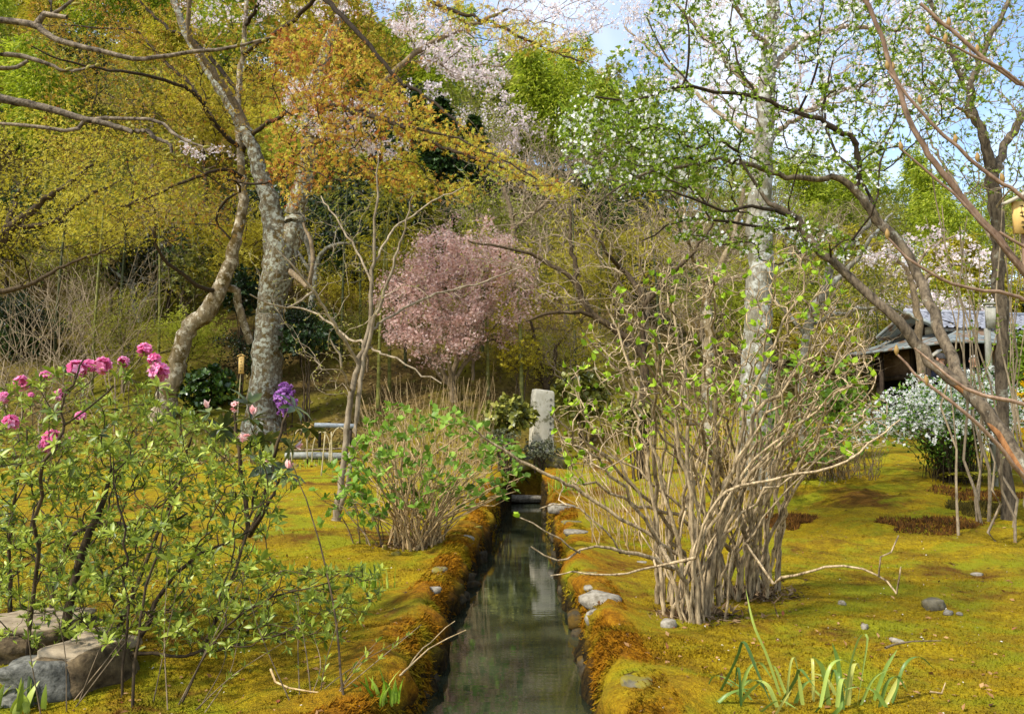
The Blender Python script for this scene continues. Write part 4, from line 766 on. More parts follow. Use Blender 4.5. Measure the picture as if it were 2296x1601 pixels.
# ------------------------------------------------------------------ pale sapling in the left lawn
T = Tree(121); r = np.random.default_rng(121); D = 10.2; g0 = G(756, 1168); D = g0[1]
limbset(T, [[(752, 1178, D, 15), (757, 1150, D, 11), (768, 1060, D, 9.5), (779, 960, D, 9), (790, 880, D, 8.5), (806, 805, D, 8), (826, 735, D, 7), (832, 650, D, 6), (838, 560, D, 4.6), (843, 450, D, 3.4), (848, 340, D, 2)],
 [(762, 1145, D, 8), (780, 1080, D-.1, 7.5), (793, 1000, D-.1, 7), (803, 900, D-.1, 7), (820, 790, D-.1, 6), (850, 690, D-.2, 5), (880, 600, D-.3, 4), (905, 520, D-.3, 3), (925, 440, D-.4, 2)],
 [(803, 815, D, 5.5), (770, 760, D-.3, 5), (735, 700, D-.5, 4.4), (700, 650, D-.7, 4), (660, 600, D-.9, 3), (620, 560, D-1, 2)], [(826, 745, D, 4), (870, 715, D+.2, 4), (960, 665, D+.5, 3.6), (1060, 640, D+.8, 3), (1170, 600, D+1, 2)],
 [(815, 770, D, 4), (780, 755, D+.3, 3.6), (700, 700, D+.5, 3), (600, 680, D+.7, 2)], [(834, 640, D, 3.6), (800, 560, D+.3, 3), (760, 500, D+.5, 2.6), (720, 440, D+.7, 1.8)], [(838, 590, D, 3.4), (880, 520, D+.3, 3), (960, 460, D+.6, 2.4), (1040, 420, D+.8, 1.6)], [(790, 880, D, 4), (770, 840, D-.3, 3.6), (762, 800, D-.4, 3), (740, 760, D-.5, 2)], [(822, 780, D, 3.6), (880, 800, D-.4, 3), (990, 860, D-.7, 2)], [(700, 655, D-.7, 3), (640, 690, D-1, 2.6), (560, 660, D-1.3, 2)]], .11, .012)
T.grow(np.concatenate([poly(230, [(560, 560), (640, 470), (800, 420), (960, 430), (1080, 560), (1180, 600), (1000, 700), (860, 740), (740, 760), (560, 720)], D-1.2, D+1.3, 122), poly(50, [(640, 760), (780, 760), (760, 900), (700, 860)], D-.6, D+.6, 123)]), .14, .12, .2, .45); T.radii(.0019, .38, .02); T.rad = np.where(np.array(T.fr) > 0, T.rad*.78, T.rad)
sp_ = thing('sapling', 'slender pale forked sapling without leaves on the left lawn', 'young tree', g0); T.geo(4, 9, .012).obj('stems', B_PALE, sp_, smooth=True, kind='stuff')
p, dd = T.tips(); p2, d2 = T.along(2, .5); g = Geo(); q, d_, u = whorl(np.vstack([p, p2]), np.vstack([dd, d2]), 2, .5, .2, r); g.scatter(LEAF, q, d_, u, .018+.014*r.random(len(q)), r.random(len(q))); g.obj('buds', L_TINY, sp_, kind='stuff')
# ------------------------------------------------------------------ round pink cherry in front of the slope
T = Tree(131); r = np.random.default_rng(131); D = 22.0; g0 = to_ground(1018, 890, D); bx, by = base_px(g0)
limbset(T, [[(bx, by+6, D, 11), (1016, 880, D, 10), (1012, 850, D, 9), (1030, 790, D, 6.5), (1045, 740, D, 5.5), (1050, 660, D, 4), (1050, 580, D, 3)], [(1012, 868, D, 7), (985, 820, D, 6), (955, 770, D, 5), (930, 720, D, 4), (910, 660, D, 3)], [(1014, 860, D, 6), (1005, 800, D-.3, 5), (1000, 740, D-.4, 4), (980, 660, D-.4, 3)], [(1018, 850, D, 6), (1060, 790, D+.2, 5), (1100, 740, D+.2, 4), (1140, 700, D+.2, 3)], [(1015, 870, D, 5), (990, 850, D+.3, 4.6), (965, 810, D+.4, 4), (940, 790, D+.5, 3)]], .12, .015)
ct = poly(520, [(860, 720), (870, 630), (920, 570), (970, 520), (1040, 500), (1120, 530), (1180, 590), (1205, 650), (1180, 710), (1120, 750), (1040, 775), (960, 790), (890, 780)], D-2, D+2, 132)
hal = ell(260, P(1035, 655, D), (px2m(205, D), 2.1, px2m(150, D)), .25, 133); ct = np.concatenate([ct+r.normal(0, .22, ct.shape), hal]); T.grow(ct, .2, .14, .25, .45); T.radii(.0036, .4, .08); T.rad *= .8; pk = thing('pink_cherry', 'round dusky pink flowering cherry at the foot of the slope', 'cherry tree', g0); T.geo(3, 8, .03).obj('branches', B_GREYB, pk, smooth=True, kind='stuff')
p, d_ = T.along(8, .25); g = Geo(); k = vnoise(p[:, 0]*2.2, p[:, 2]*2.2, 3)+r.normal(0, .14, len(p)) > .17; blossom(g, p[k], r, 5, .09, .034, FLOWER4); g.obj('blossom', P_PINK, pk, kind='stuff')
# ------------------------------------------------------------------ bare spreading trees behind the monument
def bare(label, limbs, crown, n, D, seed, mat, spread=1.3, tip=.003, leaves=None, lsz=.04, nl=2, name='bare_tree', cat='tree', wig=.02, mtw=None, lspread=.06):
    T = Tree(seed); r = np.random.default_rng(seed); L0 = [list(q) for q in limbs]; x0, y0 = L0[0][0][0], L0[0][0][1]; g0 = to_ground(x0, y0, D); bx, by = base_px(g0); L0[0] = [(bx, by+6, 0, L0[0][0][2]*1.2 if len(L0[0][0]) == 3 else L0[0][0][3]*1.2)]+[q if len(q) == 4 else (q[0], q[1], 0, q[2]) for q in L0[0]]
    L1 = [[(q[0], q[1], D+(q[2] if len(q) == 4 else r.normal(0, .35)*(i > 1)), q[3] if len(q) == 4 else q[2]) for i, q in enumerate(L)] for L in L0]
    limbset(T, L1, .16, wig); T.grow(poly(n, crown, D-spread, D+spread, seed+1), .2, .11, .25, .42); T.radii(tip, .4, .08)
    t = thing(name, label, cat, g0); main = list(range(len(L1)))
    T.geo(3, 9, .04, main).obj('trunk', mat, t, smooth=True); T.geo(3, 5, .04, list(range(len(L1), len(T.paths)))).obj('twigs', mtw or mat, t, kind='stuff')
    if leaves:
        p, d_ = T.along(nl, .3); q = p+r.normal(0, lspread, p.shape); g = Geo(); g.scatter(leaves[1], q, rdir(len(q), -.2, r), rdir(len(q), 1, r), lsz*(.6+.7*r.random(len(q))), np.clip(.5+(vnoise(q[:, 0]*1.3, q[:, 2]*1.3, 2)-.5)+r.normal(0, .2, len(q)), 0, 1)); g.obj('leaves', leaves[0], t, kind='stuff')
    return T
bare('dark bare tree with long drooping layered twigs right of the pink cherry', [[(1444, 900, 12), (1442, 800, 10), (1400, 752, 8), (1335, 712, 7.5), (1302, 660, 7), (1292, 600, 6), (1282, 540, 4.5), (1276, 470, 3)], [(1300, 650, 6), (1262, 606, 5), (1190, 575, 4), (1110, 550, 3), (1050, 540, 2)], [(1442, 800, 7), (1440, 670, 6.5), (1400, 610, 5.5), (1360, 565, 4), (1330, 500, 2.5)], [(1325, 708, 5), (1240, 700, 4), (1180, 720, 2.4)], [(1440, 690, 6), (1500, 620, 5), (1560, 560, 3.6), (1600, 500, 2.5)]],
     [(1040, 520), (1180, 480), (1300, 440), (1500, 440), (1660, 520), (1700, 620), (1560, 690), (1400, 700), (1200, 690), (1100, 600)], 1100, 14.5, 141, B_DARK, 2.2, .0034, mtw=B_FINE)
bare('grey bare tree with a curved pale limb left of the white lichened trunk', [[(1585, 900, 13), (1590, 760, 12), (1588, 650, 11), (1615, 600, 9), (1645, 540, 7), (1660, 470, 5), (1670, 400, 3.5)], [(1590, 650, 6), (1560, 600, 5), (1540, 520, 3.6), (1530, 440, 2.4)], [(1600, 640, 5), (1660, 620, 4), (1760, 590, 2.4)]], [(1440, 560), (1500, 440), (1640, 380), (1780, 440), (1800, 600), (1640, 660), (1480, 640)], 800, 15.5, 145, B_MAPLE, 1.8, .0032, mtw=B_FINE)
bare('twisted pale bare tree behind the right of the bare hydrangea', [[(1800, 900, 13), (1810, 740, 11), (1845, 660, 10), (1860, 600, 9), (1890, 560, 7), (1950, 500, 5), (1945, 440, 3.5)], [(1850, 650, 7), (1915, 590, 6), (1950, 540, 4), (2000, 480, 2.6)], [(1812, 730, 6), (1900, 700, 4.6), (2000, 690, 3), (2060, 720, 2)], [(1810, 760, 5), (1760, 700, 4), (1720, 660, 2.6)]], [(1700, 640), (1760, 560), (1900, 440), (2040, 520), (2060, 680), (1900, 720), (1760, 720)], 950, 15.5, 149, B_BIRCH, 1.8, .0032, mtw=B_FINE)
bare('small forked tree with white bark on the slope behind the azalea', [[(345, 800, 9), (330, 760, 8.5), (312, 715, 8), (301, 677, 7), (294, 640, 6), (257, 612, 4), (220, 570, 2.4)], [(311, 695, 5), (351, 643, 4.4), (375, 605, 3), (400, 560, 2)], [(294, 645, 5), (307, 583, 4), (330, 540, 2.6), (320, 480, 1.6)]], [(180, 540), (330, 460), (460, 520), (440, 640), (300, 660), (200, 640)], 200, 26, 153, B_BIRCH, 1.8, .0042)
bare('small white barked tree just right of the thick cherry trunk', [[(686, 780, 9), (690, 720, 8.5), (704, 660, 8), (706, 600, 8), (690, 550, 6), (680, 500, 4.6), (676, 440, 3)], [(704, 610, 6), (730, 560, 5), (790, 545, 3.6), (860, 560, 2)], [(704, 620, 5), (670, 570, 4), (640, 520, 2.4)]], [(600, 520), (700, 430), (860, 480), (880, 620), (740, 640), (620, 620)], 220, 25, 157, B_BIRCH, 1.8, .0042)
bare('golden leaved maple filling the left edge of the garden', [[(-90, 900, 20), (-70, 760, 18), (-40, 640, 16), (0, 540, 13), (60, 480, 9), (140, 420, 6), (210, 370, 3)], [(-20, 580, 9), (20, 500, 7), (40, 440, 5), (80, 380, 3)], [(20, 510, 7), (110, 500, 5), (200, 440, 4), (280, 400, 2)], [(-40, 660, 8), (60, 640, 5), (160, 590, 3), (240, 560, 2)]], [(-100, 380), (0, 240), (140, 220), (300, 270), (400, 350), (440, 440), (330, 540), (160, 560), (-80, 560)], 650, 17.5, 161, B_DARK, 2.4, .003, (L_GOLD, STAR3), .055, 12, name='golden_maple', cat='maple', lspread=.14)
bare('low golden maple growing behind the stone monument', [[(1225, 900, 9), (1222, 864, 8), (1212, 830, 7), (1205, 790, 5), (1190, 720, 3)], [(1224, 864, 6), (1243, 820, 5), (1250, 780, 4), (1300, 720, 2.6)], [(1215, 835, 4), (1150, 780, 3), (1100, 760, 2)]], [(1080, 820), (1090, 720), (1160, 660), (1300, 600), (1420, 610), (1420, 720), (1330, 790), (1280, 850), (1180, 850)], 300, 23, 165, B_DARK, 1.8, .0035, (L_GOLD, STAR3), .08, 12, name='golden_maple', cat='maple', lspread=.1)
bare('golden maple on the slope right of the pink cherry crown', [[(1400, 800, 9), (1395, 720, 7), (1380, 640, 5), (1400, 560, 3)], [(1393, 700, 5), (1330, 640, 4), (1270, 600, 2)], [(1390, 690, 5), (1450, 620, 3), (1490, 580, 2)]], [(1210, 600), (1260, 540), (1400, 510), (1520, 540), (1500, 640), (1380, 660), (1240, 650)], 260, 26, 169, B_DARK, 1.6, .003, (L_GOLD, STAR3), .08, 13, name='golden_maple', cat='maple', lspread=.12)
bare('brown bare tree on the slope above the thick cherry trunk', [[(470, 760, 10), (468, 640, 8), (440, 560, 6), (440, 480, 4)], [(468, 620, 6), (500, 540, 4), (520, 470, 2.4)], [(450, 580, 4), (380, 530, 3), (330, 470, 2)]], [(300, 480), (380, 420), (560, 440), (700, 460), (700, 560), (520, 600), (360, 580)], 700, 27, 173, B_DARK, 2.4, .0046, mtw=B_FINE)
bare('brown bare tree on the slope above the pink cherry crown', [[(1130, 760, 9), (1140, 600, 8), (1150, 500, 6), (1130, 420, 4)], [(1148, 520, 5), (1240, 440, 3.4), (1300, 380, 2)], [(1145, 540, 5), (1060, 470, 3), (1000, 440, 2)]], [(960, 480), (1040, 420), (1200, 350), (1360, 330), (1440, 420), (1300, 480), (1100, 500)], 1000, 27, 177, B_GREYB, 2.6, .005, mtw=B_FINE)
bare('cherry with low sprays of pale blossom above the old house', [[(2060, 760, 9), (2050, 660, 7), (2030, 600, 5), (1990, 570, 3)], [(2048, 650, 5), (2110, 600, 4), (2190, 590, 2.4)], [(2044, 630, 4), (2080, 560, 3), (2140, 530, 2)]], [(1890, 590), (1960, 550), (2060, 500), (2180, 530), (2250, 590), (2200, 640), (2080, 610), (1960, 620)], 90, 18.5, 185, B_GREYB, 1.0, .003, (P_CHERRY, FLOWER4), .034, 14, name='cherry_tree', cat='cherry tree', lspread=.05)
# ------------------------------------------------------------------ tall lichened tree, right of centre
T = Tree(181); r = np.random.default_rng(181); D = 12.2; g0 = to_ground(1695, 960, D); bx, by = base_px(g0)
limbset(T, [[(bx, by+10, D, 44), (1694, 900, D, 36), (1697, 780, D, 32), (1700, 700, D, 30), (1706, 560, D, 28), (1702, 470, D, 27), (1712, 330, D, 22), (1722, 180, D, 19), (1728, 60, D, 16), (1735, -120, D, 12)], [(1720, 230, D, 9), (1640, 150, D+.6, 7), (1560, 60, D+1, 5), (1480, -40, D+1.2, 3)], [(1724, 160, D, 9), (1800, 90, D+.8, 7), (1900, 60, D+1.6, 6), (2000, 70, D+2, 4), (2080, 60, D+2.2, 2.5)], [(1712, 320, D, 7), (1800, 260, D+1, 5), (1900, 200, D+1.8, 4), (2030, 190, D+2.4, 2.4)], [(1726, 110, D, 7), (1650, 20, D-.6, 5), (1600, -60, D-1, 4)], [(1712, 310, D, 6), (1620, 260, D+1, 5), (1500, 150, D+1.6, 3.6), (1400, 60, D+2, 2)]], .15, .015)
T.grow(poly(1700, [(1380, 20), (1480, -60), (2180, -60), (2260, 120), (2150, 260), (1980, 260), (1800, 300), (1600, 260), (1440, 180)], D-.5, D+3.2, 182), .22, .13, .2, .4); T.radii(.0028, .4, .05)
tl = thing('cherry_tree', 'tall white-lichened trunk rising behind the bare hydrangea', 'cherry tree', g0); T.geo(3, 14, .05, [0]).obj('trunk', B_BIRCH, tl, smooth=True); T.geo(3, 7, .03, list(range(1, len(T.paths)))).obj('branches', B_FINE, tl, smooth=True, kind='stuff')
p, d_ = T.along(2, .4); g = Geo(); blossom(g, p, r, 4, .05, .02); g.obj('blossom', P_CHERRY, tl, kind='stuff')
# ------------------------------------------------------------------ leaning pear with white blossom at the right
T = Tree(191); r = np.random.default_rng(191); D = 7.6; q0 = P(2390, 1180, 6.4); g0 = A([q0[0], q0[1], gz(q0[0], q0[1])])
limbset(T, [[(2450, 1345, 6.2, 36), (2420, 1270, 6.3, 30), (2340, 1120, 6.5, 24), (2294, 1047, 6.6, 21), (2247, 967, 6.8, 19), (2207, 917, 6.9, 18.5), (2164, 870, 7, 18), (2103, 827, 7.1, 15.5), (2063, 780, 7.2, 15), (2023, 730, 7.2, 14), (1963, 677, 7.3, 12.5), (1906, 620, 7.4, 12), (1850, 573, 7.4, 11), (1812, 533, 7.5, 10), (1788, 492, 7.5, 9), (1736, 464, 7.5, 7), (1706, 428, 7.5, 5), (1660, 360, 7.4, 3)],
 [(2164, 867, 7, 15), (2140, 810, 7.2, 15), (2110, 750, 7.4, 14.5), (2083, 680, 7.6, 14), (2050, 600, 7.8, 13), (2007, 531, 7.9, 13), (1973, 498, 8, 13), (1947, 468, 8, 12), (1926, 437, 8, 11), (1876, 398, 8, 9), (1843, 404, 8, 8), (1789, 397, 7.9, 8), (1746, 390, 7.9, 7), (1696, 374, 7.8, 6.5), (1609, 359, 7.7, 6), (1529, 371, 7.6, 5), (1428, 397, 7.5, 3.6), (1332, 461, 7.4, 2)],
 [(1926, 437, 8, 9), (1926, 390, 8, 8.5), (1921, 335, 8, 8), (1911, 312, 8, 8), (1883, 294, 8, 7.5), (1846, 274, 8, 7), (1789, 254, 8, 6.5), (1743, 234, 8, 6), (1696, 217, 8, 5.5), (1629, 207, 8, 5), (1529, 193, 7.9, 4.4), (1432, 224, 7.8, 3.6), (1382, 222, 7.8, 3), (1315, 214, 7.8, 2)],
 [(1788, 492, 7.5, 6), (1700, 465, 7.2, 5), (1620, 470, 7, 4), (1540, 440, 6.8, 3), (1460, 430, 6.7, 2)], [(1812, 533, 7.5, 6), (1790, 515, 7.7, 5), (1680, 505, 7.9, 4), (1540, 490, 8, 3), (1440, 540, 8.1, 2)], [(1887, 294, 8, 4), (1845, 270, 8.2, 3.6), (1850, 220, 8.2, 3), (1880, 200, 8.3, 2)], [(1973, 498, 8, 5), (1930, 400, 8.5, 4), (1870, 330, 8.8, 4), (1850, 240, 9, 3), (1870, 120, 9, 2)],
 [(1696, 217, 8, 4), (1660, 150, 8, 3.4), (1640, 60, 8, 2.6), (1650, -40, 8, 2)], [(1789, 254, 8, 4), (1830, 160, 7.8, 3.4), (1840, 60, 7.7, 2.6), (1850, -30, 7.7, 2)], [(1529, 193, 7.9, 3.4), (1545, 120, 7.8, 3.4), (1540, 30, 7.8, 3), (1530, -60, 7.8, 2)], [(1550, 195, 7.9, 3), (1490, 120, 8, 2.6), (1450, 40, 8.1, 2)]], .12, .01)
T.grow(np.concatenate([poly(1550, [(1240, 240), (1330, 170), (1420, 60), (1500, -60), (2200, -60), (2240, 200), (2060, 320), (1960, 420), (1820, 380), (1650, 440), (1420, 440), (1250, 390)], 6.9, 9.4, 192), poly(560, [(1240, 250), (1440, 230), (1600, 260), (1660, 380), (1480, 440), (1280, 400)], 6.9, 8.5, 193), poly(200, [(1500, 450), (1800, 470), (1960, 560), (1840, 620), (1500, 540)], 7, 8.5, 194)]), .15, .13, .2, .4); T.radii(.0019, .37, .03); T.rad = np.where(np.array(T.fr) > 0, T.rad*.82, T.rad)
pr = thing('pear_tree', 'leaning tree with white blossom and scarred orange bark at the right', 'fruit tree', g0); ORB = barkmat('orange bark scar', C(100, 66, 40), C(150, 106, 66), 30, bump=.5)
T.geo(4, 12, .03, [0, 1]).obj('trunk', B_PEAR, pr, smooth=True); T.geo(3, 7, .02, list(range(2, len(T.paths)))).obj('branches', B_BLACK, pr, smooth=True, kind='stuff')
for (a0, a1, off) in ((2112, 2182, 0), (2204, 2330, 1)):    # stripped bark: orange wood proud of the trunk's near lower side
    ix = T.paths[0]; q = T.p[ix]; xx = np.array([base_px(v)[0] for v in q]); k = (xx > a0) & (xx < a1); q = q[k]; rr = T.rad[ix][k]
    if len(q) > 2:
        n_ = len(q); tt = unit(np.gradient(q, axis=0)); vw = unit(A([0, 0, CAM_Z])-q); sd = unit(np.cross(tt, vw)); sd *= np.sign(sd[:, 2:3])*-1
        q = q+vw*rr[:, None]*.36+sd*rr[:, None]*.28; Geo().tubes([q], [rr*.72*np.sin(np.linspace(.25, pi-.25, n_))**.5], 8).obj('bark_scar', ORB, pr, smooth=True)
p, dd = T.tips(); p2, d2 = T.along(5, .2); pp_ = np.vstack([p, p2]); dp_ = np.vstack([dd, d2]); g = Geo(); k = r.random(len(pp_)) < .75; q, d_, u = whorl(pp_[k], unit(dp_[k]+A([0, 0, .5])), 4, .8, .35, r); g.scatter(LEAF, q, d_, u, .022+.024*r.random(len(q)), r.random(len(q))); g.obj('leaves', L_PEAR, pr, kind='stuff')
p3, _ = T.along(1, .3); k = r.random(len(p3)) < .4; g = Geo(); blossom(g, p3[k], r, 5, .028, .018); g.obj('blossom', P_WHITE, pr, kind='stuff')
# ------------------------------------------------------------------ forked dark tree at the right edge
T = Tree(201); r = np.random.default_rng(201); D = 9.3; g0 = to_ground(2246, 900, D); bx, by = base_px(g0)
limbset(T, [[(bx, by+8, D, 15), (2246, 900, D, 12.5), (2248, 760, D, 13), (2242, 640, D, 14), (2237, 534, D, 14), (2228, 451, D, 15), (2226, 384, D, 14), (2210, 334, D, 11), (2187, 267, D, 10), (2170, 194, D, 10), (2147, 147, D, 8), (2123, 87, D, 7), (2093, 23, D, 6), (2070, -60, D, 4)], [(2172, 194, D, 8), (2184, 170, D, 7.5), (2204, 117, D, 7), (2227, 67, D, 6), (2254, 20, D, 5), (2280, -50, D, 3)], [(2228, 390, D, 11), (2250, 334, D+.2, 9), (2274, 290, D+.3, 9), (2310, 230, D+.5, 7), (2360, 150, D+.6, 4)], [(2187, 267, D, 4), (2140, 240, D-.5, 3.4), (2080, 180, D-.8, 2)], [(2240, 560, D, 5), (2180, 470, D+.6, 4), (2120, 380, D+.9, 3), (2080, 300, D+1, 2)]], .12, .012)
T.grow(poly(1200, [(1980, 60), (2060, -60), (2330, -60), (2330, 420), (2200, 460), (2080, 360)], D-.9, D+1.4, 202), .15, .12, .2, .4); T.radii(.0022, .38, .03)
fk = thing('forked_tree', 'upright dark tree with a twice forked trunk at the right edge', 'tree', g0); T.geo(3, 10, .03, [0, 1, 2]).obj('trunk', B_PEAR, fk, smooth=True); T.geo(3, 6, .03, list(range(3, len(T.paths)))).obj('branches', B_FINE, fk, smooth=True, kind='stuff')
p2, d2 = T.along(3, .2); g = Geo(); k = r.random(len(p2)) < .5; q, d_, u = whorl(p2[k], unit(d2[k]+A([0, 0, .5])), 3, .8, .35, r); g.scatter(LEAF, q, d_, u, .022+.024*r.random(len(q)), r.random(len(q))); g.obj('leaves', L_PEAR, fk, kind='stuff')
# several thin upright whips beside it
thicket('group of thin upright budding saplings at the right edge', (2130, 2330, 1010), (2050, 2330, 300, 760), 12, 8.2, 10.2, 26, B_FINE, .012, (L_PEAR, 12, .045), .25, .05, 'sapling_group')
# ------------------------------------------------------------------ near shoots with fat buds at the right (plant stands outside the frame)
T = Tree(211); r = np.random.default_rng(211); D = 3.3
limbset(T, [[(2620, 1700, 3.5, 16), (2560, 1200, 3.45, 14), (2440, 800, 3.4, 11), (2296, 610, D, 8.5), (2237, 534, D, 8), (2180, 470, D, 7.5), (2130, 407, D, 7), (2080, 341, D, 6.5), (2043, 277, D, 6), (2020, 207, D, 6), (1997, 147, D, 5.6), (1973, 73, D, 5), (1943, 5, D, 5), (1910, -60, D, 4)],
 [(2440, 800, 3.4, 6), (2420, 600, 3.3, 5), (2294, 444, 3.2, 4.6), (2230, 401, 3.2, 4.4), (2147, 331, 3.2, 4), (2063, 247, 3.2, 3.6), (1990, 160, 3.2, 2.6)], [(2420, 500, 3.3, 5), (2330, 230, 3.1, 5), (2270, 177, 3.1, 5), (2197, 124, 3.1, 4.6), (2130, 67, 3.1, 4.2), (2063, 8, 3.1, 3.6)], [(2330, 240, 3.1, 3.6), (2274, 172, 3.05, 3), (2184, 127, 3.05, 2.8), (2120, 95, 3.05, 2.6), (2080, 77, 3.05, 2)], [(2300, 620, D, 4), (2220, 520, 3.25, 3.4), (2147, 444, 3.25, 3), (2097, 401, 3.25, 2.8), (2023, 337, 3.25, 2)],
 [(2440, 800, 3.4, 5), (2294, 670, 3.2, 4.6), (2184, 650, 3.15, 4), (2097, 620, 3.1, 3.6), (2030, 573, 3.1, 3), (1990, 533, 3.1, 2.4)], [(2560, 1200, 3.45, 6), (2400, 1130, 3.3, 5), (2294, 1067, 3.2, 5), (2240, 1000, 3.15, 4.4), (2164, 924, 3.1, 4), (2077, 860, 3.1, 3.4), (2010, 793, 3.1, 2.4)], [(2500, 1000, 3.4, 6), (2400, 950, 3.4, 5), (2296, 905, 3.4, 4.6), (2180, 880, 3.4, 4), (2100, 820, 3.4, 3), (2050, 780, 3.4, 2)], [(2420, 600, 3.3, 4), (2300, 555, 3.25, 3.6), (2240, 520, 3.25, 3)]], .08, .002)
T.radii(.002, .4, .03); mg = thing('budding_shrub', 'close brown shoots with fat buds crossing the right edge', 'shrub', (T.p[0][0], T.p[0][1], gz(T.p[0][0], T.p[0][1]))); T.geo(7, 8, .01).obj('shoots', B_MAG, mg, smooth=True)
L_FAT = leafmat('brown fat buds', [C(110, 84, 44), C(150, 120, 66), C(150, 150, 70)], .15); L_BUDG = leafmat('bud tips', [C(140, 130, 50), C(170, 160, 70)], .3)
for k, (x, y, d) in enumerate(((1991, 152, 3.2), (2002, 155, 3.3), (2064, 229, 3.2), (2142, 317, 3.2), (2080, 72, 3.05), (2022, 333, 3.25), (2119, 92, 3.05), (2190, 116, 3.1), (2250, 404, 3.2), (2192, 358, 3.2), (1945, 2, 3.3), (2010, 790, 3.1), (1990, 530, 3.1), (2078, 858, 3.1), (2128, 55, 3.1))):
    c = P(x, y, d); c2 = c+A([r.normal(0, .004), 0, .03]); Geo().tubes([np.linspace(c-A([0, 0, .012]), c2, 7)], [np.array([.002, .006, .009, .0095, .008, .005, .001])], 8).obj('bud', L_FAT, mg, smooth=True)
# ------------------------------------------------------------------ near cherry twigs at the upper left (tree stands outside the frame)
T = Tree(221); r = np.random.default_rng(221); D = 2.1
limbset(T, [[(-530, 1960, 2.6, 66), (-520, 1700, 2.6, 60), (-480, 900, 2.6, 52), (-380, 420, 2.4, 34), (-200, 230, 2.2, 18), (-60, 215, D, 12), (43, 230, D, 9.5), (117, 247, D, 8.5), (187, 267, D, 7.5), (234, 277, D, 7), (294, 294, D, 6), (331, 294, D, 5.5), (347, 310, D, 5), (381, 324, D, 4), (385, 345, D, 3.4)],
 [(190, 270, D, 5), (164, 294, D, 4.6), (100, 287, D, 4.4), (33, 280, D, 4), (-20, 276, D, 3)], [(200, 270, D, 4.6), (247, 264, D, 4.4), (247, 267, D, 4), (334, 267, D, 4), (374, 284, D, 4), (401, 310, D, 3.6), (458, 331, D, 2.6)],
 [(-380, 420, 2.4, 16), (-220, 120, 2.2, 11), (-80, 50, D, 9), (7, 47, D, 7.5), (77, 57, D, 8), (94, 67, D, 8), (117, 84, D, 7), (160, 100, D, 6.5), (220, 114, D, 6), (284, 130, D, 5.6), (321, 134, D, 5.2), (361, 127, D, 5), (434, 117, D, 4.5), (501, 110, D, 4), (548, 100, D, 3.4), (608, 85, D, 2.4)],
 [(80, 58, D, 8), (84, 36, D, 8), (117, 33, D, 7), (150, 40, D, 5)], [(117, 33, D, 5), (112, 0, D, 5), (105, -40, D, 4)], [(117, 33, D, 4.6), (140, 20, D, 4), (168, -4, D, 3.4)], [(-220, 180, 2.2, 8), (-80, 130, D, 6), (27, 124, D, 6), (63, 130, D, 5.5), (117, 147, D, 4), (140, 160, D, 3.6), (180, 157, D, 3.2), (217, 147, D, 2.4)], [(-80, 160, D, 5), (0, 152, D, 5), (30, 155, D, 4.6), (63, 137, D, 4)]], .04, .0006)
T.radii(.002, .4, .03); fc = thing('cherry_branches', 'close ringed cherry twigs reaching in at the upper left', 'cherry branches', (T.p[0][0], T.p[0][1], gz(T.p[0][0], T.p[0][1]))); T.geo(7, 9, .006).obj('branches', B_CHERRY, fc, smooth=True)
for k, (x, y) in enumerate(((608, 85), (590, 92), (548, 97), (505, 105), (385, 345), (378, 322), (395, 335), (410, 325), (458, 331), (430, 322), (440, 310), (290, 280), (300, 286), (217, 147), (195, 155), (150, 157), (375, 350), (400, 352), (165, 10), (535, 104))):
    c = P(x, y, D); v = unit(r.normal(0, 1, 3)+A([1.2, 0, .5])); n_ = 6; st = c-v*.004; Geo().tubes([np.linspace(st, st+v*(.012+.012*r.random()), n_)], [np.array([.0022, .0042, .005, .0045, .003, .0006])], 7).obj('bud', L_BUDG, fc, smooth=True)
# ================================================================== shrubs
def shrub(label, cx, cy, rx, ry, D, n, seed, mleaf, lsz, tmpl=OVAL, K=5, tilt=1.0, mstem=None, name='shrub', cat='shrub', depth=None, extra=None, nal=1, wd=1.0):
    c = P(cx, cy, D); a, b = px2m(rx, D), px2m(ry, D); zb = gz(c[0], D); r = np.random.default_rng(seed); T = Tree(seed)
    for k in range(5):
        e = c+A([r.normal(0, a*.35), r.normal(0, a*.3), r.normal(0, b*.3)]); s_ = A([c[0]+r.normal(0, .06), D+r.normal(0, .06), zb-.05]); T.limb(np.array([s_, s_+(e-s_)*A([.3, .3, .5]), e]), [.02, .016, .006], .12, .01, attach=False)
    tg = ell(n, c, (a, depth or a*.8, b), .4, seed); tg = tg[tg[:, 2] > gz(tg[:, 0], tg[:, 1])+.06]; T.grow(tg, .1, .12, .25, .4); T.radii(.003, .4, .03)
    t = thing(name, label, cat, (c[0], D, zb)); T.geo(3, 5, .02).obj('stems', mstem or B_DARK, t, kind='stuff'); p, dd = T.tips(); dd = unit(dd+A([0, 0, .5])+unit(p-c)*.5)
    g = Geo(); q, d_, u = whorl(p, dd, K, tilt, .3, r); g.scatter(tmpl, q, d_, u, lsz*(.6+.6*r.random(len(q))), np.clip(np.repeat(r.random(len(p)), K)*.5+.5*r.random(len(q)), 0, 1), wd)
    if nal: p2, d2 = T.along(nal, .3); q, d_, u = whorl(p2, d2, 2, 1., .3, r); g.scatter(tmpl, q, d_, u, lsz*(.5+.6*r.random(len(q))), r.random(len(q))*.6, wd)
    g.obj('leaves', mleaf, t, kind='stuff'); return t, T, p, dd, r
L_CAM = leafmat('glossy camellia leaves', [C(24, 42, 14), C(52, 78, 24), C(104, 130, 44)], .12, .3, .5); L_OLV = leafmat('olive shrub leaves', [C(58, 64, 18), C(122, 124, 44), C(176, 172, 84)], .25, .4, .4)
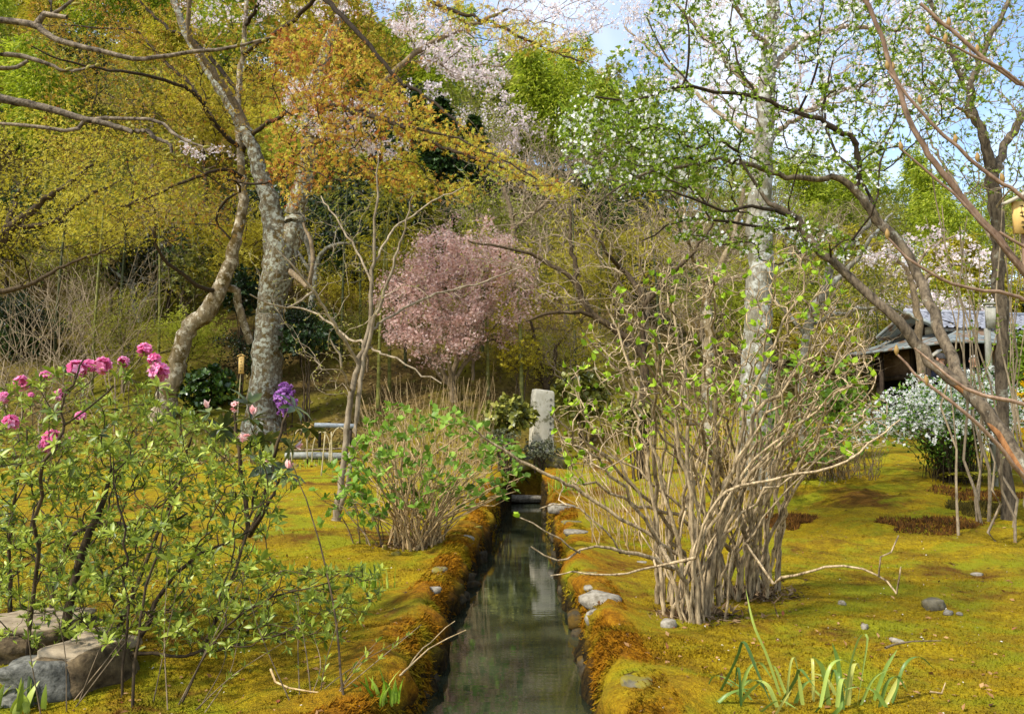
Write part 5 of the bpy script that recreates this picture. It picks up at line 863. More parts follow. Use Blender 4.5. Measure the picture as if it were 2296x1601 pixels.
L_GREYJ = leafmat('grey green juniper', [C(60, 66, 48), C(112, 116, 86), C(150, 150, 116)], .15); L_DKGR = leafmat('deep green foliage', [C(14, 26, 12), C(30, 50, 18), C(54, 78, 26)], .2, .5)
PETAL_V = leafmat('violet azalea petals', [C(160, 96, 178), C(192, 132, 206), C(218, 172, 228)], .35, .6); L_SHOOT = leafmat('pale felted shoots', [C(176, 180, 140), C(214, 214, 190)], .3)
shrub('dark glossy camellia shrub between the leaning maple and the thick trunk', 468, 872, 66, 50, 21.2, 230, 301, L_CAM, .15, OVAL, 6)
t, T_, p, dd, r = shrub('violet flowering azalea beside the foot of the thick cherry trunk', 640, 896, 24, 38, 20, 150, 302, PETAL_V, .055, FLOWER, 5, .6, name='violet_azalea', cat='azalea', nal=1)
shrub('rounded olive green shrub left of the stone monument', 1140, 932, 66, 42, 16.7, 190, 304, L_OLV, .12, OVAL, 6)
t, T_, p, dd, r = shrub('tall olive rhododendron right of the stone monument with pale upright shoots', 1300, 885, 68, 62, 19.2, 190, 305, L_OLV, .15, OVAL, 6)
for k in range(9):
    c = p[np.argsort(-p[:, 2])[k*7]]; v = unit(A([0, 0, 1.])+r.normal(0, .2, (4, 3))); Geo().scatter(LANCE, np.repeat(c[None], 4, 0), v, rdir(4, 0, r), .16, r.random(4), 1.3).obj('shoot', L_SHOOT, t)
shrub('low grey green juniper around the foot of the monument', 1215, 1008, 46, 24, 16.6, 150, 306, L_GREYJ, .05, LEAF, 7, .8, nal=3)
shrub('grey green creeping shrub left of the monument foot', 1120, 985, 48, 26, 16.2, 120, 307, L_GREYJ, .05, LEAF, 7, .8, nal=3)
shrub('dark leafy bush overhanging the far end of the channel', 1170, 1068, 44, 40, 16.9, 120, 308, L_CAM, .09, OVAL, 5)
shrub('dark green bush at the left edge on the slope', 40, 760, 62, 60, 24, 190, 309, L_CAM, .15, OVAL, 6)
shrub('mid green bush on the slope between the forked white tree and the maple', 425, 610, 60, 60, 24, 160, 310, L_OLV, .12, LEAF, 6)
shrub('deep green conifer bush behind the thick cherry trunk', 545, 650, 60, 60, 22, 180, 311, L_DKGR, .14, LEAF, 7)
shrub('deep green low bush right of the thick cherry trunk', 690, 760, 70, 40, 20, 150, 312, L_DKGR, .12, LEAF, 7)
shrub('yellow green shrub low on the slope left of the monument', 1165, 800, 55, 40, 21, 170, 313, L_GOLD, .08, LEAF, 6)
shrub('small leafy rhododendron behind the bare hydrangea, near the house', 1870, 900, 60, 46, 13.5, 130, 314, L_HYD, .09, OVAL, 5)
shrub('grey green shrub behind the thicket right of the monument', 1430, 930, 56, 44, 14.5, 130, 315, L_OLV, .10, OVAL, 5)
# ------------------------------------------------------------------ white spirea, fern, forsythia
L_SPI = leafmat('spirea leaves', [C(40, 74, 18), C(84, 126, 34), C(140, 168, 58)], .3, .5); r = np.random.default_rng(321)
g0 = G(2140, 1076); sx = thing('spirea_bush', 'arching white flowering spirea bush on the right lawn', 'spirea', g0); T = Tree(321); D = g0[1]
for k in range(300):
    az = r.random()*6.283; reach = (.35+1.1*r.random())*(1.2 if cos(az) < 0 else .9); h = (1.05+.5*r.random())*(1-.25*(reach-.6)); b = g0+A([r.normal(0, .14), r.normal(0, .14), -.04])
    u = np.linspace(0, 1, 12); dro = .55*reach; q = np.stack([b[0]+cos(az)*reach*u**1.4, b[1]+sin(az)*reach*u**1.4, b[2]+h*np.sin(u*1.95)-dro*.35*u**4], -1); q[2:] += r.normal(0, .012, (10, 3)); T._add(q, -1, np.linspace(.006, .0018, 12))
T.rad = np.array(T.fr); T.grown = list(range(len(T.paths))); T.geo(3, 4, .02).obj('canes', B_DARK, sx, kind='stuff')
p, d_ = T.along(30, .42); lo = (p[:, 2]-g0[2])/1.3+r.normal(0, .22, len(p)); k = (lo > .40) & (r.random(len(p)) < .8); g = Geo(); blossom(g, p[k], r, 2, .016, .019, FLOWER4); g.obj('flowers', P_WHITE, sx, kind='stuff')
p, d_ = T.along(34, .12); g = Geo(); q = p+r.normal(0, .04, p.shape); g.scatter(LEAF, q, rdir(len(q), .2, r), rdir(len(q), 1, r), .035+.035*r.random(len(q)), r.random(len(q))); g.obj('leaves', L_SPI, sx, kind='stuff')
def fern(label, px, py, n, L, seed):
    r = np.random.default_rng(seed); c0 = G(px, py); t = thing('fern', label, 'fern', c0)
    for k in range(n):
        az = r.random()*6.28; u = np.linspace(0, 1, 12); l = L*(.7+.5*r.random()); q = np.stack([c0[0]+cos(az)*l*.8*u, c0[1]+sin(az)*l*.8*u, c0[2]+l*(.85*u-.75*u*u)], -1); g = Geo().tubes([q], [np.linspace(.003, .001, 12)], 3)
        qq = np.repeat(q[1:], 2, 0); sd = A([-sin(az), cos(az), .05]); dr = np.tile(np.array([sd, -sd]), (11, 1))+A([cos(az), sin(az), 0])*.45; ln = np.repeat(l*.34*np.sin(np.linspace(.45, 3.0, 11)), 2); g.scatter(LANCE, qq, dr, A([0, 0, 1.]), ln, .4+.4*r.random(22), 1.1); g.obj('frond', L_FERN, t)
L_FERN = leafmat('yellowing fern', [C(96, 100, 24), C(160, 152, 40), C(190, 184, 70)], .35)
fern('yellow green fern under the right side of the spirea', 2180, 1082, 9, .62, 331); fern('small fern at the right edge beside the leaning tree foot', 2235, 1075, 7, .5, 332)
P_YEL = leafmat('forsythia petals', [C(206, 166, 10), C(240, 206, 30)], .35)
shrub('bright yellow forsythia at the right edge', 2320, 920, 52, 90, 12.4, 200, 341, P_YEL, .032, FLOWER4, 5, .7, name='forsythia', nal=5)
shrub('white flowering shrub behind the forked tree at the right', 2235, 985, 46, 40, 12.8, 150, 342, P_WHITE, .024, FLOWER4, 6, .8, name='spirea_bush', cat='spirea', nal=4)
shrub('leafy green bush hiding the right end of the old house', 2292, 800, 58, 78, 15.2, 260, 344, L_PEAR, .08, OVAL, 5)
shrub('green undergrowth behind the forked tree at the right edge', 2250, 900, 60, 60, 14.0, 170, 343, L_PEAR, .07, OVAL, 5)
# ================================================================== bamboo and the wooded hillside
L_BAM = leafmat('bright bamboo leaves', [C(86, 104, 18), C(132, 150, 28), C(168, 180, 44), C(196, 198, 76)], .45, .5); L_BAM2 = leafmat('yellow bamboo leaves', [C(116, 112, 22), C(160, 150, 32), C(194, 180, 56)], .45, .5)
L_LIME = leafmat('lime young leaves', [C(116, 124, 30), C(156, 164, 42), C(192, 196, 70)], .48, .55); L_EVG = leafmat('evergreen leaves', [C(14, 24, 10), C(32, 50, 18), C(60, 84, 28)], .2, .4); L_MID = leafmat('woodland leaves', [C(72, 80, 22), C(120, 124, 36), C(158, 156, 56)], .4)
CULM = barkmat('bamboo culm', C(74, 78, 34), C(128, 126, 60), 3, bump=.1, rough=.45, stretch=4, lichen=C(150, 146, 110), amt=.2)
CULMD = barkmat('dark bamboo culm', C(44, 50, 28), C(84, 88, 52), 3, bump=.1, rough=.5, stretch=4)
def culm_geo(h, rad, lean, seed, g=None):
    r = np.random.default_rng(seed); g = g or Geo(); n = int(h/.32); z = []; R = []
    for i in range(n):
        f = i/n; z += [f, f+.012/n*4, f+.03/n*4, f+.94/n]; k = rad*(1-.75*f); R += [k*1.16, k*1.12, k*.97, k]
    z = np.array(z); az = r.random()*6.28; q = np.stack([cos(az)*lean*h*z**2.2, sin(az)*lean*h*z**2.2, h*z*(1-.3*lean*z**2)], -1); g.tubes([q], [np.array(R)], 7); return g, q
def bam_leaves(g, q, h, n, r, lo=.35, sp_=.55, ls=.26):
    u = lo+(1-lo)*r.random(n)**.8; i = (u*(len(q)-1)).astype(int); c = q[i]; az = r.random(n)*6.28; rd = h*.02+sp_*r.random(n)*np.sin(np.clip((u-lo)/(1-lo), 0, 1)*2.6+.4); p = c+np.stack([np.cos(az)*rd, np.sin(az)*rd, .25*rd-.5*rd**2*.6+r.normal(0, .12, n)], -1)
    k = 3; q2 = np.repeat(p, k, 0)+r.normal(0, .07, (n*k, 3)); dr = np.repeat(np.stack([np.cos(az), np.sin(az), -.55+0*az], -1), k, 0)+r.normal(0, .5, (n*k, 3)); g.scatter(LEAF, q2, dr, rdir(n*k, 1, r), ls*(.5+.6*r.random(n*k)), np.clip(np.repeat(r.normal(.5, .25, n), k)+r.normal(0, .12, n*k), 0, 1), .5)
def proto_bamboo(seed, ncu, h, mleaf, nleaf=900, mc=None):
    r = np.random.default_rng(seed); gc, gl = Geo(), Geo()
    for k in range(ncu):
        g, q = culm_geo(h*(.75+.3*r.random()), .045, .10+.16*r.random(), seed*7+k); o = A([r.normal(0, .7), r.normal(0, .7), 0]); gc.add(np.concatenate(g.V)+o, [np.concatenate(f) for f in g.F.values()]); bam_leaves(gl, q+o, h, nleaf, r, .30, 1.25, .30)
    return [('culms', gc.mesh('culms', mc or CULM)), ('foliage', gl.mesh('foliage', mleaf))]
def proto_tree(seed, h, w, ntw, mleaf, lsz, nl, mbark, tmpl=LEAF, spread=.18, trunk=.35, clump=True, zmid=.62, vary=.35):
    r = np.random.default_rng(seed); T = Tree(seed); T.limb(np.array([[0, 0, -.3], [.05, 0, h*.2], [r.normal(0, .15), r.normal(0, .15), h*trunk], [r.normal(0, .3), r.normal(0, .3), h*.8]]), [.035*h*.5, .03*h*.5, .02*h*.5, .01], .3, .03)
    cc = np.array([ell(1, (0, 0, h*zmid), (w*.42, w*.42, h*.34), .5, seed*31+i)[0] for i in range(14)]); ci = r.integers(len(cc), size=ntw); tg = cc[ci]+r.normal(0, 1, (ntw, 3))*A([w*.13, w*.13, h*.07]); T.grow(tg, .35, .1, .3, .35); T.radii(.008, .42, .2)
    parts = [('trunk', T.geo(3, 7, .05, [0]).mesh('trunk', mbark, smooth=True)), ('branches', T.geo(3, 5, .06, list(range(1, len(T.paths)))).mesh('branches', mbark))]
    if mleaf is not None:
        p, d = T.along(nl, .4); q = p+r.normal(0, spread, p.shape); cn = r.random(len(cc)); j = np.argmin(np.linalg.norm(q[:, None]-cc[None], axis=2), axis=1); g = Geo(); g.scatter(tmpl, q, rdir(len(q), -.2, r), rdir(len(q), 1.2, r), lsz*(.55+.7*r.random(len(q))), np.clip(.12+.76*cn[j]+r.normal(0, .16, len(q)), 0, 1)); parts.append(('crown', g.mesh('crown', mleaf)))
    return parts
def proto_conifer(seed, h, w, mleaf):
    r = np.random.default_rng(seed); g = Geo(); b = Geo().tubes([np.array([[0, 0, -.3], [0, 0, h*.5], [0, 0, h]])], [[.16, .1, .01]], 6); n = 620; u = r.random(n)**.8; az = r.random(n)*6.28; L = w*.5*(1-u)*(.6+.5*r.random(n))+.12; z = h*(.12+.86*u)
    for k in range(10):
        f = (k+.6)/10; p = np.stack([np.cos(az)*L*f, np.sin(az)*L*f, z-.28*L*f*f], -1); dr = np.stack([np.cos(az), np.sin(az), -.4+0*az], -1)+r.normal(0, .4, (n, 3)); g.scatter(LEAF, p+r.normal(0, .05, p.shape), dr, rdir(n, 1.5, r), .2+.14*r.random(n), np.clip(.3+.5*f+r.normal(0, .2, n), 0, 1), .8)
    return [('trunk', b.mesh('trunk', B_DARK)), ('crown', g.mesh('crown', mleaf))]
PROTO = {'bamboo': [proto_bamboo(s_, 4, 9, L_BAM) for s_ in (401, 402, 403)], 'yellowbamboo': [proto_bamboo(s_, 4, 8.5, L_BAM2) for s_ in (405, 406)], 'evergreen': [proto_tree(s_, 6.0, 5.6, 330, L_EVG, .20, 20, B_DARK, spread=.24, zmid=.52) for s_ in (411, 412)],
 'golden': [proto_tree(s_, 6.0, 6.0, 380, L_LIME if s_ == 422 else L_GOLD, .13, 15, B_DARK, STAR3, .16) for s_ in (421, 422)], 'bare': [proto_tree(s_, 7.0, 6.4, 620, None, 0, 0, B_FINE, trunk=.3, zmid=.6) for s_ in (431, 432)], 'leafing': [proto_tree(s_, 7, 6, 380, L_MID, .13, 12, B_GREYB, LEAF, .2) for s_ in (441, 442)],
 'cherry': [proto_tree(s_, 6.5, 6.5, 380, P_CHERRY, .075, 16, B_DARK, FLOWER4, .12) for s_ in (451,)], 'cedar': [proto_conifer(461, 9, 8.5, L_EVG)]}
KIND = {'bamboo': ('bamboo_clump', 'bamboo', 'feathery bright green bamboo clump'), 'yellowbamboo': ('bamboo_clump', 'bamboo', 'feathery yellow green bamboo clump'), 'evergreen': ('evergreen_tree', 'tree', 'dark broadleaf evergreen'), 'golden': ('golden_tree', 'tree', 'golden leaved tree'), 'bare': ('bare_tree', 'tree', 'leafless brown twiggy tree'),
        'leafing': ('leafing_tree', 'tree', 'pale green leafing tree'), 'cherry': ('cherry_tree', 'cherry tree', 'white blossoming cherry'), 'cedar': ('cedar_tree', 'conifer', 'dark pointed cedar')}
def where(px, Y):
    a = 'at the far left' if px < 330 else 'left of centre' if px < 760 else 'in the middle' if px < 1250 else 'right of centre' if px < 1750 else 'at the far right'
    b = 'low on the slope' if Y < 30 else 'halfway up the slope' if Y < 45 else 'high on the hill' if Y < 58 else 'on the hilltop'
    return a, b
SORT = []
def plant(kind, px, Y, s_, r, dz=0.0):
    x = px2m(px-CX, Y); z = gz(x, Y); v = PROTO[kind]; parts = v[r.integers(len(v))]; nm, cat, ad = KIND[kind]; a, b = where(px, Y)
    t = thing(nm, '%s %s, %s' % (ad, b, a), cat, (x, Y, z-.1+dz), '%s %s, %s' % (ad, b, a), r.random()*6.28); SORT.append((px, t)); t.scale = (s_*(.9+.2*r.random()),)*2+(s_,)
    for n_, me in parts:
        o = link(n_, me, t)
        if n_ in ('foliage', 'crown', 'branches'): o['kind'] = 'stuff'
r = np.random.default_rng(77)
def row(Y, x0, x1, step, kinds, s0, s1, jy=1.5):
    x = x0
    while x < x1: plant(kinds[r.integers(len(kinds))], x+r.normal(0, step*.2), Y+r.normal(0, jy), s0+(s1-s0)*r.random(), r); x += step*(.8+.4*r.random())
row(29, -120, 640, 165, ['evergreen', 'evergreen', 'leafing'], .7, .95); row(31.5, 690, 1120, 150, ['evergreen'], .75, 1.0); row(33, 1180, 1800, 190, ['evergreen', 'bare', 'bare'], .75, 1.0); row(31, 1840, 2380, 160, ['evergreen', 'evergreen', 'golden'], .6, .85)  # dark evergreen understorey added to give the dark hollows between the trees
row(27, -80, 560, 300, ['golden', 'bare'], .65, .85, .8); row(27.5, 1080, 1800, 170, ['bare', 'golden', 'bare', 'bare'], .7, .9, .8); row(27, 1900, 2340, 210, ['bare', 'golden', 'evergreen'], .5, .65, .8)
row(37, -120, 900, 190, ['bare', 'bamboo', 'golden', 'leafing', 'evergreen', 'bare'], .85, 1.15); row(38, 960, 1420, 130, ['bare', 'bare', 'leafing'], .85, 1.05); row(38, 1480, 2400, 190, ['bare', 'golden', 'leafing', 'yellowbamboo'], .65, .9)
row(41, -140, 760, 170, ['bamboo', 'golden', 'yellowbamboo', 'leafing'], 1.0, 1.2)
row(45, -120, 1300, 150, ['bamboo', 'yellowbamboo', 'bamboo', 'golden', 'evergreen'], .95, 1.2); row(46, 1380, 2400, 190, ['bamboo', 'golden', 'leafing', 'bare'], .7, .9)
row(49, 820, 1500, 130, ['bamboo', 'yellowbamboo', 'bamboo', 'leafing'], 1.0, 1.3); row(50, 1500, 2380, 150, ['bamboo', 'golden', 'leafing'], .8, 1.05)
row(53, -120, 1420, 160, ['bamboo', 'yellowbamboo', 'bamboo', 'bamboo'], 1.0, 1.25); row(54, 1480, 2400, 150, ['leafing', 'bamboo', 'golden'], .95, 1.2)
row(61, -120, 1420, 150, ['bamboo', 'bamboo', 'yellowbamboo'], 1.05, 1.3); row(63, 1400, 2400, 130, ['bamboo', 'leafing', 'bamboo'], .95, 1.2); row(70, -120, 1250, 170, ['bamboo', 'bamboo', 'leafing'], 1.2, 1.45)
# undergrowth low on the slope
row(23.5, -60, 860, 130, ['leafing', 'golden', 'bare', 'evergreen'], .3, .48, .9); row(23.5, 1090, 1900, 140, ['golden', 'bare', 'leafing', 'bare'], .34, .5, .9); row(25.8, -60, 1000, 140, ['bare', 'golden', 'bare', 'leafing'], .42, .62, .8); row(29.5, 620, 1900, 150, ['yellowbamboo', 'leafing', 'golden', 'evergreen'], .5, .75, .8)
for (px, Y, s_) in ((985, 33.5, .85), (1060, 34.5, .75), (930, 35, .8)): plant('cedar', px, Y, s_, r)
for (px, Y, s_) in ((1985, 27.5, .62), (2130, 28.5, .6)): plant('cherry', px, Y, s_, r, .3)
row(30, 1840, 2420, 110, ['evergreen', 'evergreen', 'golden', 'yellowbamboo'], .75, .95, .8); row(26.5, 2000, 2420, 120, ['evergreen', 'golden', 'evergreen'], .45, .6, .5)
for (px, Y, s_) in ((1080, 44, 1.0), (900, 40, .95)): plant('cherry', px, Y, s_, r)
# bamboo culms that stand out one by one in front of the slope
place_words = {}
for k, (px, Y, h, rad, dk) in enumerate(((205, 22, 7, .05, 0), (118, 24, 7, .05, 1), (262, 25, 7, .05, 1), (352, 24, 6.5, .045, 0), (398, 26, 7, .05, 1), (430, 24.5, 6, .04, 0), (848, 21.5, 6.5, .055, 0), (873, 22.5, 6.5, .055, 0), (806, 25, 7, .05, 1), (908, 24, 6.5, .05, 1), (764, 24, 7, .05, 1), (1094, 22.5, 5, .055, 0), (1122, 24, 5.5, .05, 0), (1170, 21, 5.2, .065, 0), (1082, 25, 5.5, .05, 1), (1290, 24, 6, .05, 1), (1345, 26, 6, .05, 1), (1480, 24, 6, .05, 1), (1925, 24, 5, .05, 0), (1948, 25, 5, .05, 1), (1975, 24, 4.6, .05, 1), (2000, 25, 4.6, .05, 1), (1895, 26, 5, .05, 1), (2030, 26, 4.6, .05, 1))):
    x = px2m(px-CX, Y); z = gz(x, Y); rr = np.random.default_rng(700+k); g, q = culm_geo(h, rad, .05+.05*rr.random(), 700+k)
    near = 'behind the pink azalea' if px < 450 else 'behind the pale sapling' if px < 925 else 'around the pink cherry' if px < 1200 else 'right of the monument' if px < 1600 else 'behind the old house roof'
    t = thing('bamboo_culm', ('dark green' if dk else 'pale jointed') + ' bamboo culm on the slope ' + near, 'bamboo', (x, Y, z-.1), 'bamboo culms ' + near + (' dark' if dk else ' pale')); SORT.append((px, t)); link('culm', g.mesh('culm', CULMD if dk else CULM, smooth=True), t); gl = Geo(); bam_leaves(gl, q, h, 130, rr, .55, .8, .22); o = link('foliage', gl.mesh('foliage', L_BAM2 if k % 2 else L_MID), t); o['kind'] = 'stuff'
same = {}
for px, t in sorted(SORT, key=lambda v: v[0]): same.setdefault(t['label'], []).append(t)
ORD = ['leftmost', 'second from left', 'third from left', 'fourth from left', 'fifth from left', 'sixth from left', 'seventh from left', 'eighth from left', 'ninth from left']
for L in same.values():
    if len(L) > 1:
        for i, t in enumerate(L): t['label'] = t['label']+', '+(ORD[i] if i < len(L)-1 or i == 0 else 'rightmost')
# fallen leaves and low ground cover on the slope
LITTER = leafmat('fallen leaves', [C(64, 52, 30), C(108, 90, 54), C(146, 126, 80), C(104, 106, 40)], .1, .8); rr = np.random.default_rng(9); n = 26000; d = 17+17*rr.random(n); x = (rr.random(n)*2-1)*.66*d
k = ~((x > 2) & (d < 20)); x, d = x[k], d[k]; g = Geo(); g.scatter(LEAF, np.stack([x, d, gz(x, d)+.01], -1), rdir(len(x), .5, rr), rdir(len(x), 1.5, rr), .06+.09*rr.random(len(x)), rr.random(len(x)))
tag(link('leaf_litter', g.mesh('leaf_litter', LITTER)), 'brown fallen leaves scattered over the lower slope', 'leaves', kind='stuff')
# ================================================================== old house at the right
WOOD_D = barkmat('dark weathered timber', C(38, 32, 26), C(74, 62, 50), 10, bump=.4, stretch=.2); PLASTER = plain('brown plaster', C(92, 74, 58), C(120, 100, 80), 3, .95, .2); PANEL = plain('pale gable board', C(150, 142, 124), C(188, 180, 160), 12, .9, .2)
TILE = plain('grey roof tile', C(112, 114, 122), C(156, 158, 166), 14, .55, .3); COPPER = barkmat('grey green roof sheet', C(96, 104, 102), C(136, 142, 140), 2.2, bump=.15, rough=.55, stretch=1, third=C(112, 92, 74)); BLACK = plain('unlit interior', C(14, 12, 10), None, 4, .9, 0)  # near-black puts the shade of dark openings into the colour of solid parts
HO = A([10.9, 20.0]); E1 = A([.975, .222]); E2 = A([-.222, .975]); hz0 = float(gz(12.0, 22.0))-.25
def HL(a, b, z): q = HO+E1*a+E2*b; return A([q[0], q[1], z])
hs = thing('house', 'old low house with tiled gable and grey pent roof behind the right trees', 'house', (HO[0], HO[1], hz0)); RH = np.array([[E1[0], E2[0], 0], [E1[1], E2[1], 0], [0, 0, 1]])
def hbox(nm, a0, a1, b0, b1, z0, z1, mt, par=hs): return Geo().box(HL((a0+a1)/2, (b0+b1)/2, (z0+z1)/2), (a1-a0, b1-b0, z1-z0), RH).obj(nm, mt, par)
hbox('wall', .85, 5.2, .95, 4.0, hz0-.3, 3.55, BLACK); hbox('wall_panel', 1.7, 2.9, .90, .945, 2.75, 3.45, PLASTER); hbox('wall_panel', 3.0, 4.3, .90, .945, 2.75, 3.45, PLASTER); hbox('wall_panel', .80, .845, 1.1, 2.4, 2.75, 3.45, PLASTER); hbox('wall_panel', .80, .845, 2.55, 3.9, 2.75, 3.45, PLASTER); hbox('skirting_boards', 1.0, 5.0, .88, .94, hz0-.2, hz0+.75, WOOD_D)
for (a, b) in ((.75, .82), (1.6, .82), (2.95, .82), (4.35, .82), (.72, 2.45), (.72, 3.9), (.3, 1.6), (.3, 3.2)): hbox('post', a-.05, a+.05, b-.05, b+.05, hz0-.3, 3.56, WOOD_D)
hbox('beam', .4, 5.2, .74, .86, 2.62, 2.74, WOOD_D); hbox('beam', .62, .74, .9, 4.1, 2.62, 2.74, WOOD_D)
def pent():      # hipped lower roof, slightly dished, with thickness
    g = Geo(); A0, A1, B0, B1 = -.1, 5.4, 0, 4.5; rows = [(0, 3.42), (.35, 3.52), (.75, 3.68), (1.15, 3.90)]; V = []
    for off in (0, -.07):
        for i, z in rows: V += [HL(A0+i, B0+i, z+off), HL(A1, B0+i, z+off), HL(A1, B1-i, z+off), HL(A0+i, B1-i, z+off)]
    f = []
    for s_ in (0, 16):
        for k in range(3):
            for j in (0, 2, 3): f.append([s_+4*k+j, s_+4*k+(j+1) % 4, s_+4*k+4+(j+1) % 4, s_+4*k+4+j][::(1 if s_ == 0 else -1)])
    for j in range(4): f.append([j, (j+1) % 4, 16+(j+1) % 4, 16+j][::-1])
    return g.add(np.array(V), [np.array(f)])
lr = pent().obj('lower_roof', COPPER, hs)
for k in range(9):
    b = .3+k*.48; Geo().tubes([np.array([HL(-.08, b, 3.44), HL(.25, b, 3.52), HL(.65, b, 3.68), HL(1.0, b, 3.87)])], [[.012]*4], 5).obj('seam', COPPER, lr)
for k in range(8):
    a = 1.2+k*.52; Geo().tubes([np.array([HL(a, .01, 3.44), HL(a, .35, 3.53), HL(a, .75, 3.69), HL(a, 1.1, 3.87)])], [[.012]*4], 5).obj('seam', COPPER, lr)
# gable
gz_, ge, gm_, rz_ = 3.86, .95, 2.15, 4.42
hbox('gable_wall', .85, .95, 1.15, 3.15, 3.8, 4.0, PANEL); hbox('gable_strut', .80, .86, 2.08, 2.2, 3.8, 4.3, WOOD_D)
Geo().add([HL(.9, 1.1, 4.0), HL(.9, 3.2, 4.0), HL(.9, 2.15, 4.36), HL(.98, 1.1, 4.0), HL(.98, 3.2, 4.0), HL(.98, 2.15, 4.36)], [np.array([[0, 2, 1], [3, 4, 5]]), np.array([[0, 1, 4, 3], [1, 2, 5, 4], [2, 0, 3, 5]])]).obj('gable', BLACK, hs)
ur = Geo().add([HL(.35, ge, gz_-.03), HL(5.2, ge, gz_-.03), HL(5.2, gm_, rz_-.03), HL(.35, gm_, rz_-.03), HL(.35, 2*gm_-ge, gz_-.03), HL(5.2, 2*gm_-ge, gz_-.03)] + [HL(.35, ge, gz_-.10), HL(5.2, ge, gz_-.10), HL(5.2, gm_, rz_-.10), HL(.35, gm_, rz_-.10), HL(.35, 2*gm_-ge, gz_-.10), HL(5.2, 2*gm_-ge, gz_-.10)], [np.array([[0, 1, 2, 3], [3, 2, 5, 4], [7, 6, 9, 8], [8, 9, 10, 11], [0, 6, 7, 1], [0, 3, 9, 6], [3, 4, 10, 9]])]).obj('upper_roof', COPPER, hs)
th = np.linspace(0, pi, 5); tv = []; tw, tlh = .255, .27
for yy in (0, tlh): tv += [[-tw/2, yy, .0], [-.02, yy, -.006]]+[[.01+.045*(1-math.cos(t_)), yy, .045*math.sin(t_)] for t_ in th]+[[tw/2+.01, yy, 0]]
tv = np.array(tv); m_ = len(tv)//2; tf = np.array([[i_, i_+1, m_+i_+1, m_+i_] for i_ in range(m_-1)]); sl_ = math.atan2(rz_-gz_, gm_-ge); tme = mesh_np('tile', tv, [tf], TILE, smooth=True)
hang = math.atan2(E1[1], E1[0])
for j in range(5):
    for i_ in range(19):
        b = ge-.03+j*.262*math.cos(sl_); o = link('tile', tme, ur); w_loc = HL(.5+i_*.25, b, gz_+.005+(b-ge)*math.tan(sl_)+.012); o.location = w_loc-A(hs.location); o.rotation_euler = (sl_-.05, 0, hang)
Geo().tubes([np.array([HL(.3, gm_, rz_+.03), HL(2.5, gm_, rz_+.03), HL(5.2, gm_, rz_+.03)])], [[.07]*3], 8, cap=True).obj('ridge', TILE, ur, smooth=True)
for s_ in (1, -1): Geo().tubes([np.array([HL(.34, gm_, rz_), HL(.34, gm_-s_*.6, rz_-.28), HL(.34, gm_-s_*1.22, gz_)])], [[.05]*3], 6).obj('bargeboard', COPPER, ur)
# small lattice porch in front
pc = P(2108, 800, 19.3); pg = thing('porch_gable', 'small pale wooden porch gable in front of the old house', 'porch', (pc[0], pc[1], gz(pc[0], pc[1])))
for s_ in (-1, 1): Geo().box(pc+A([s_*.16, 0, .05]), (.40, .25, .03), [[cos(.6), 0, s_*sin(.6)], [0, 1, 0], [-s_*sin(.6), 0, cos(.6)]]).obj('roof_board', PANEL, pg); Geo().box(pc+A([s_*.28, 0, -.75]), (.06, .06, 1.5)).obj('post', WOOD_D, pg)
Geo().box(pc+A([0, .05, -.12]), (.5, .04, .14)).obj('gable_board', PLASTER, pg)
# ------------------------------------------------------------------ two visitors behind the white bush
SKIN = plain('skin', C(186, 140, 110), C(200, 152, 122), 20, .6, .05); NAVY = plain('navy coat', C(22, 26, 40), C(34, 38, 54), 30, .9, .2); DARKC = plain('black coat', C(20, 18, 20), C(34, 32, 34), 30, .9, .2); HAIRG = plain('dark grey hair', C(52, 50, 48), C(96, 92, 90), 60, .7, .5); HAIRW = plain('white hair', C(196, 192, 184), C(228, 224, 216), 60, .7, .5); TROU = plain('dark trousers', C(36, 34, 34), C(50, 48, 46), 30, .9, .2)
def skinmesh(nm, verts, edges, rad, mat, par, root=0):
    me = bpy.data.meshes.new(nm); me.from_pydata([tuple(v) for v in verts], edges, []); o = link(nm, me, par); md = o.modifiers.new('skin', 'SKIN'); md.use_smooth_shade = True
    if not me.skin_vertices: me.skin_vertices.new()
    for i_, rr in enumerate(rad): me.skin_vertices[0].data[i_].radius = (rr, rr*(.8 if rr > .085 else 1)); me.skin_vertices[0].data[i_].use_root = (i_ == root)
    o.modifiers.new('subdivision', 'SUBSURF').levels = 2; o.modifiers['subdivision'].render_levels = 2; me.materials.append(mat); return o
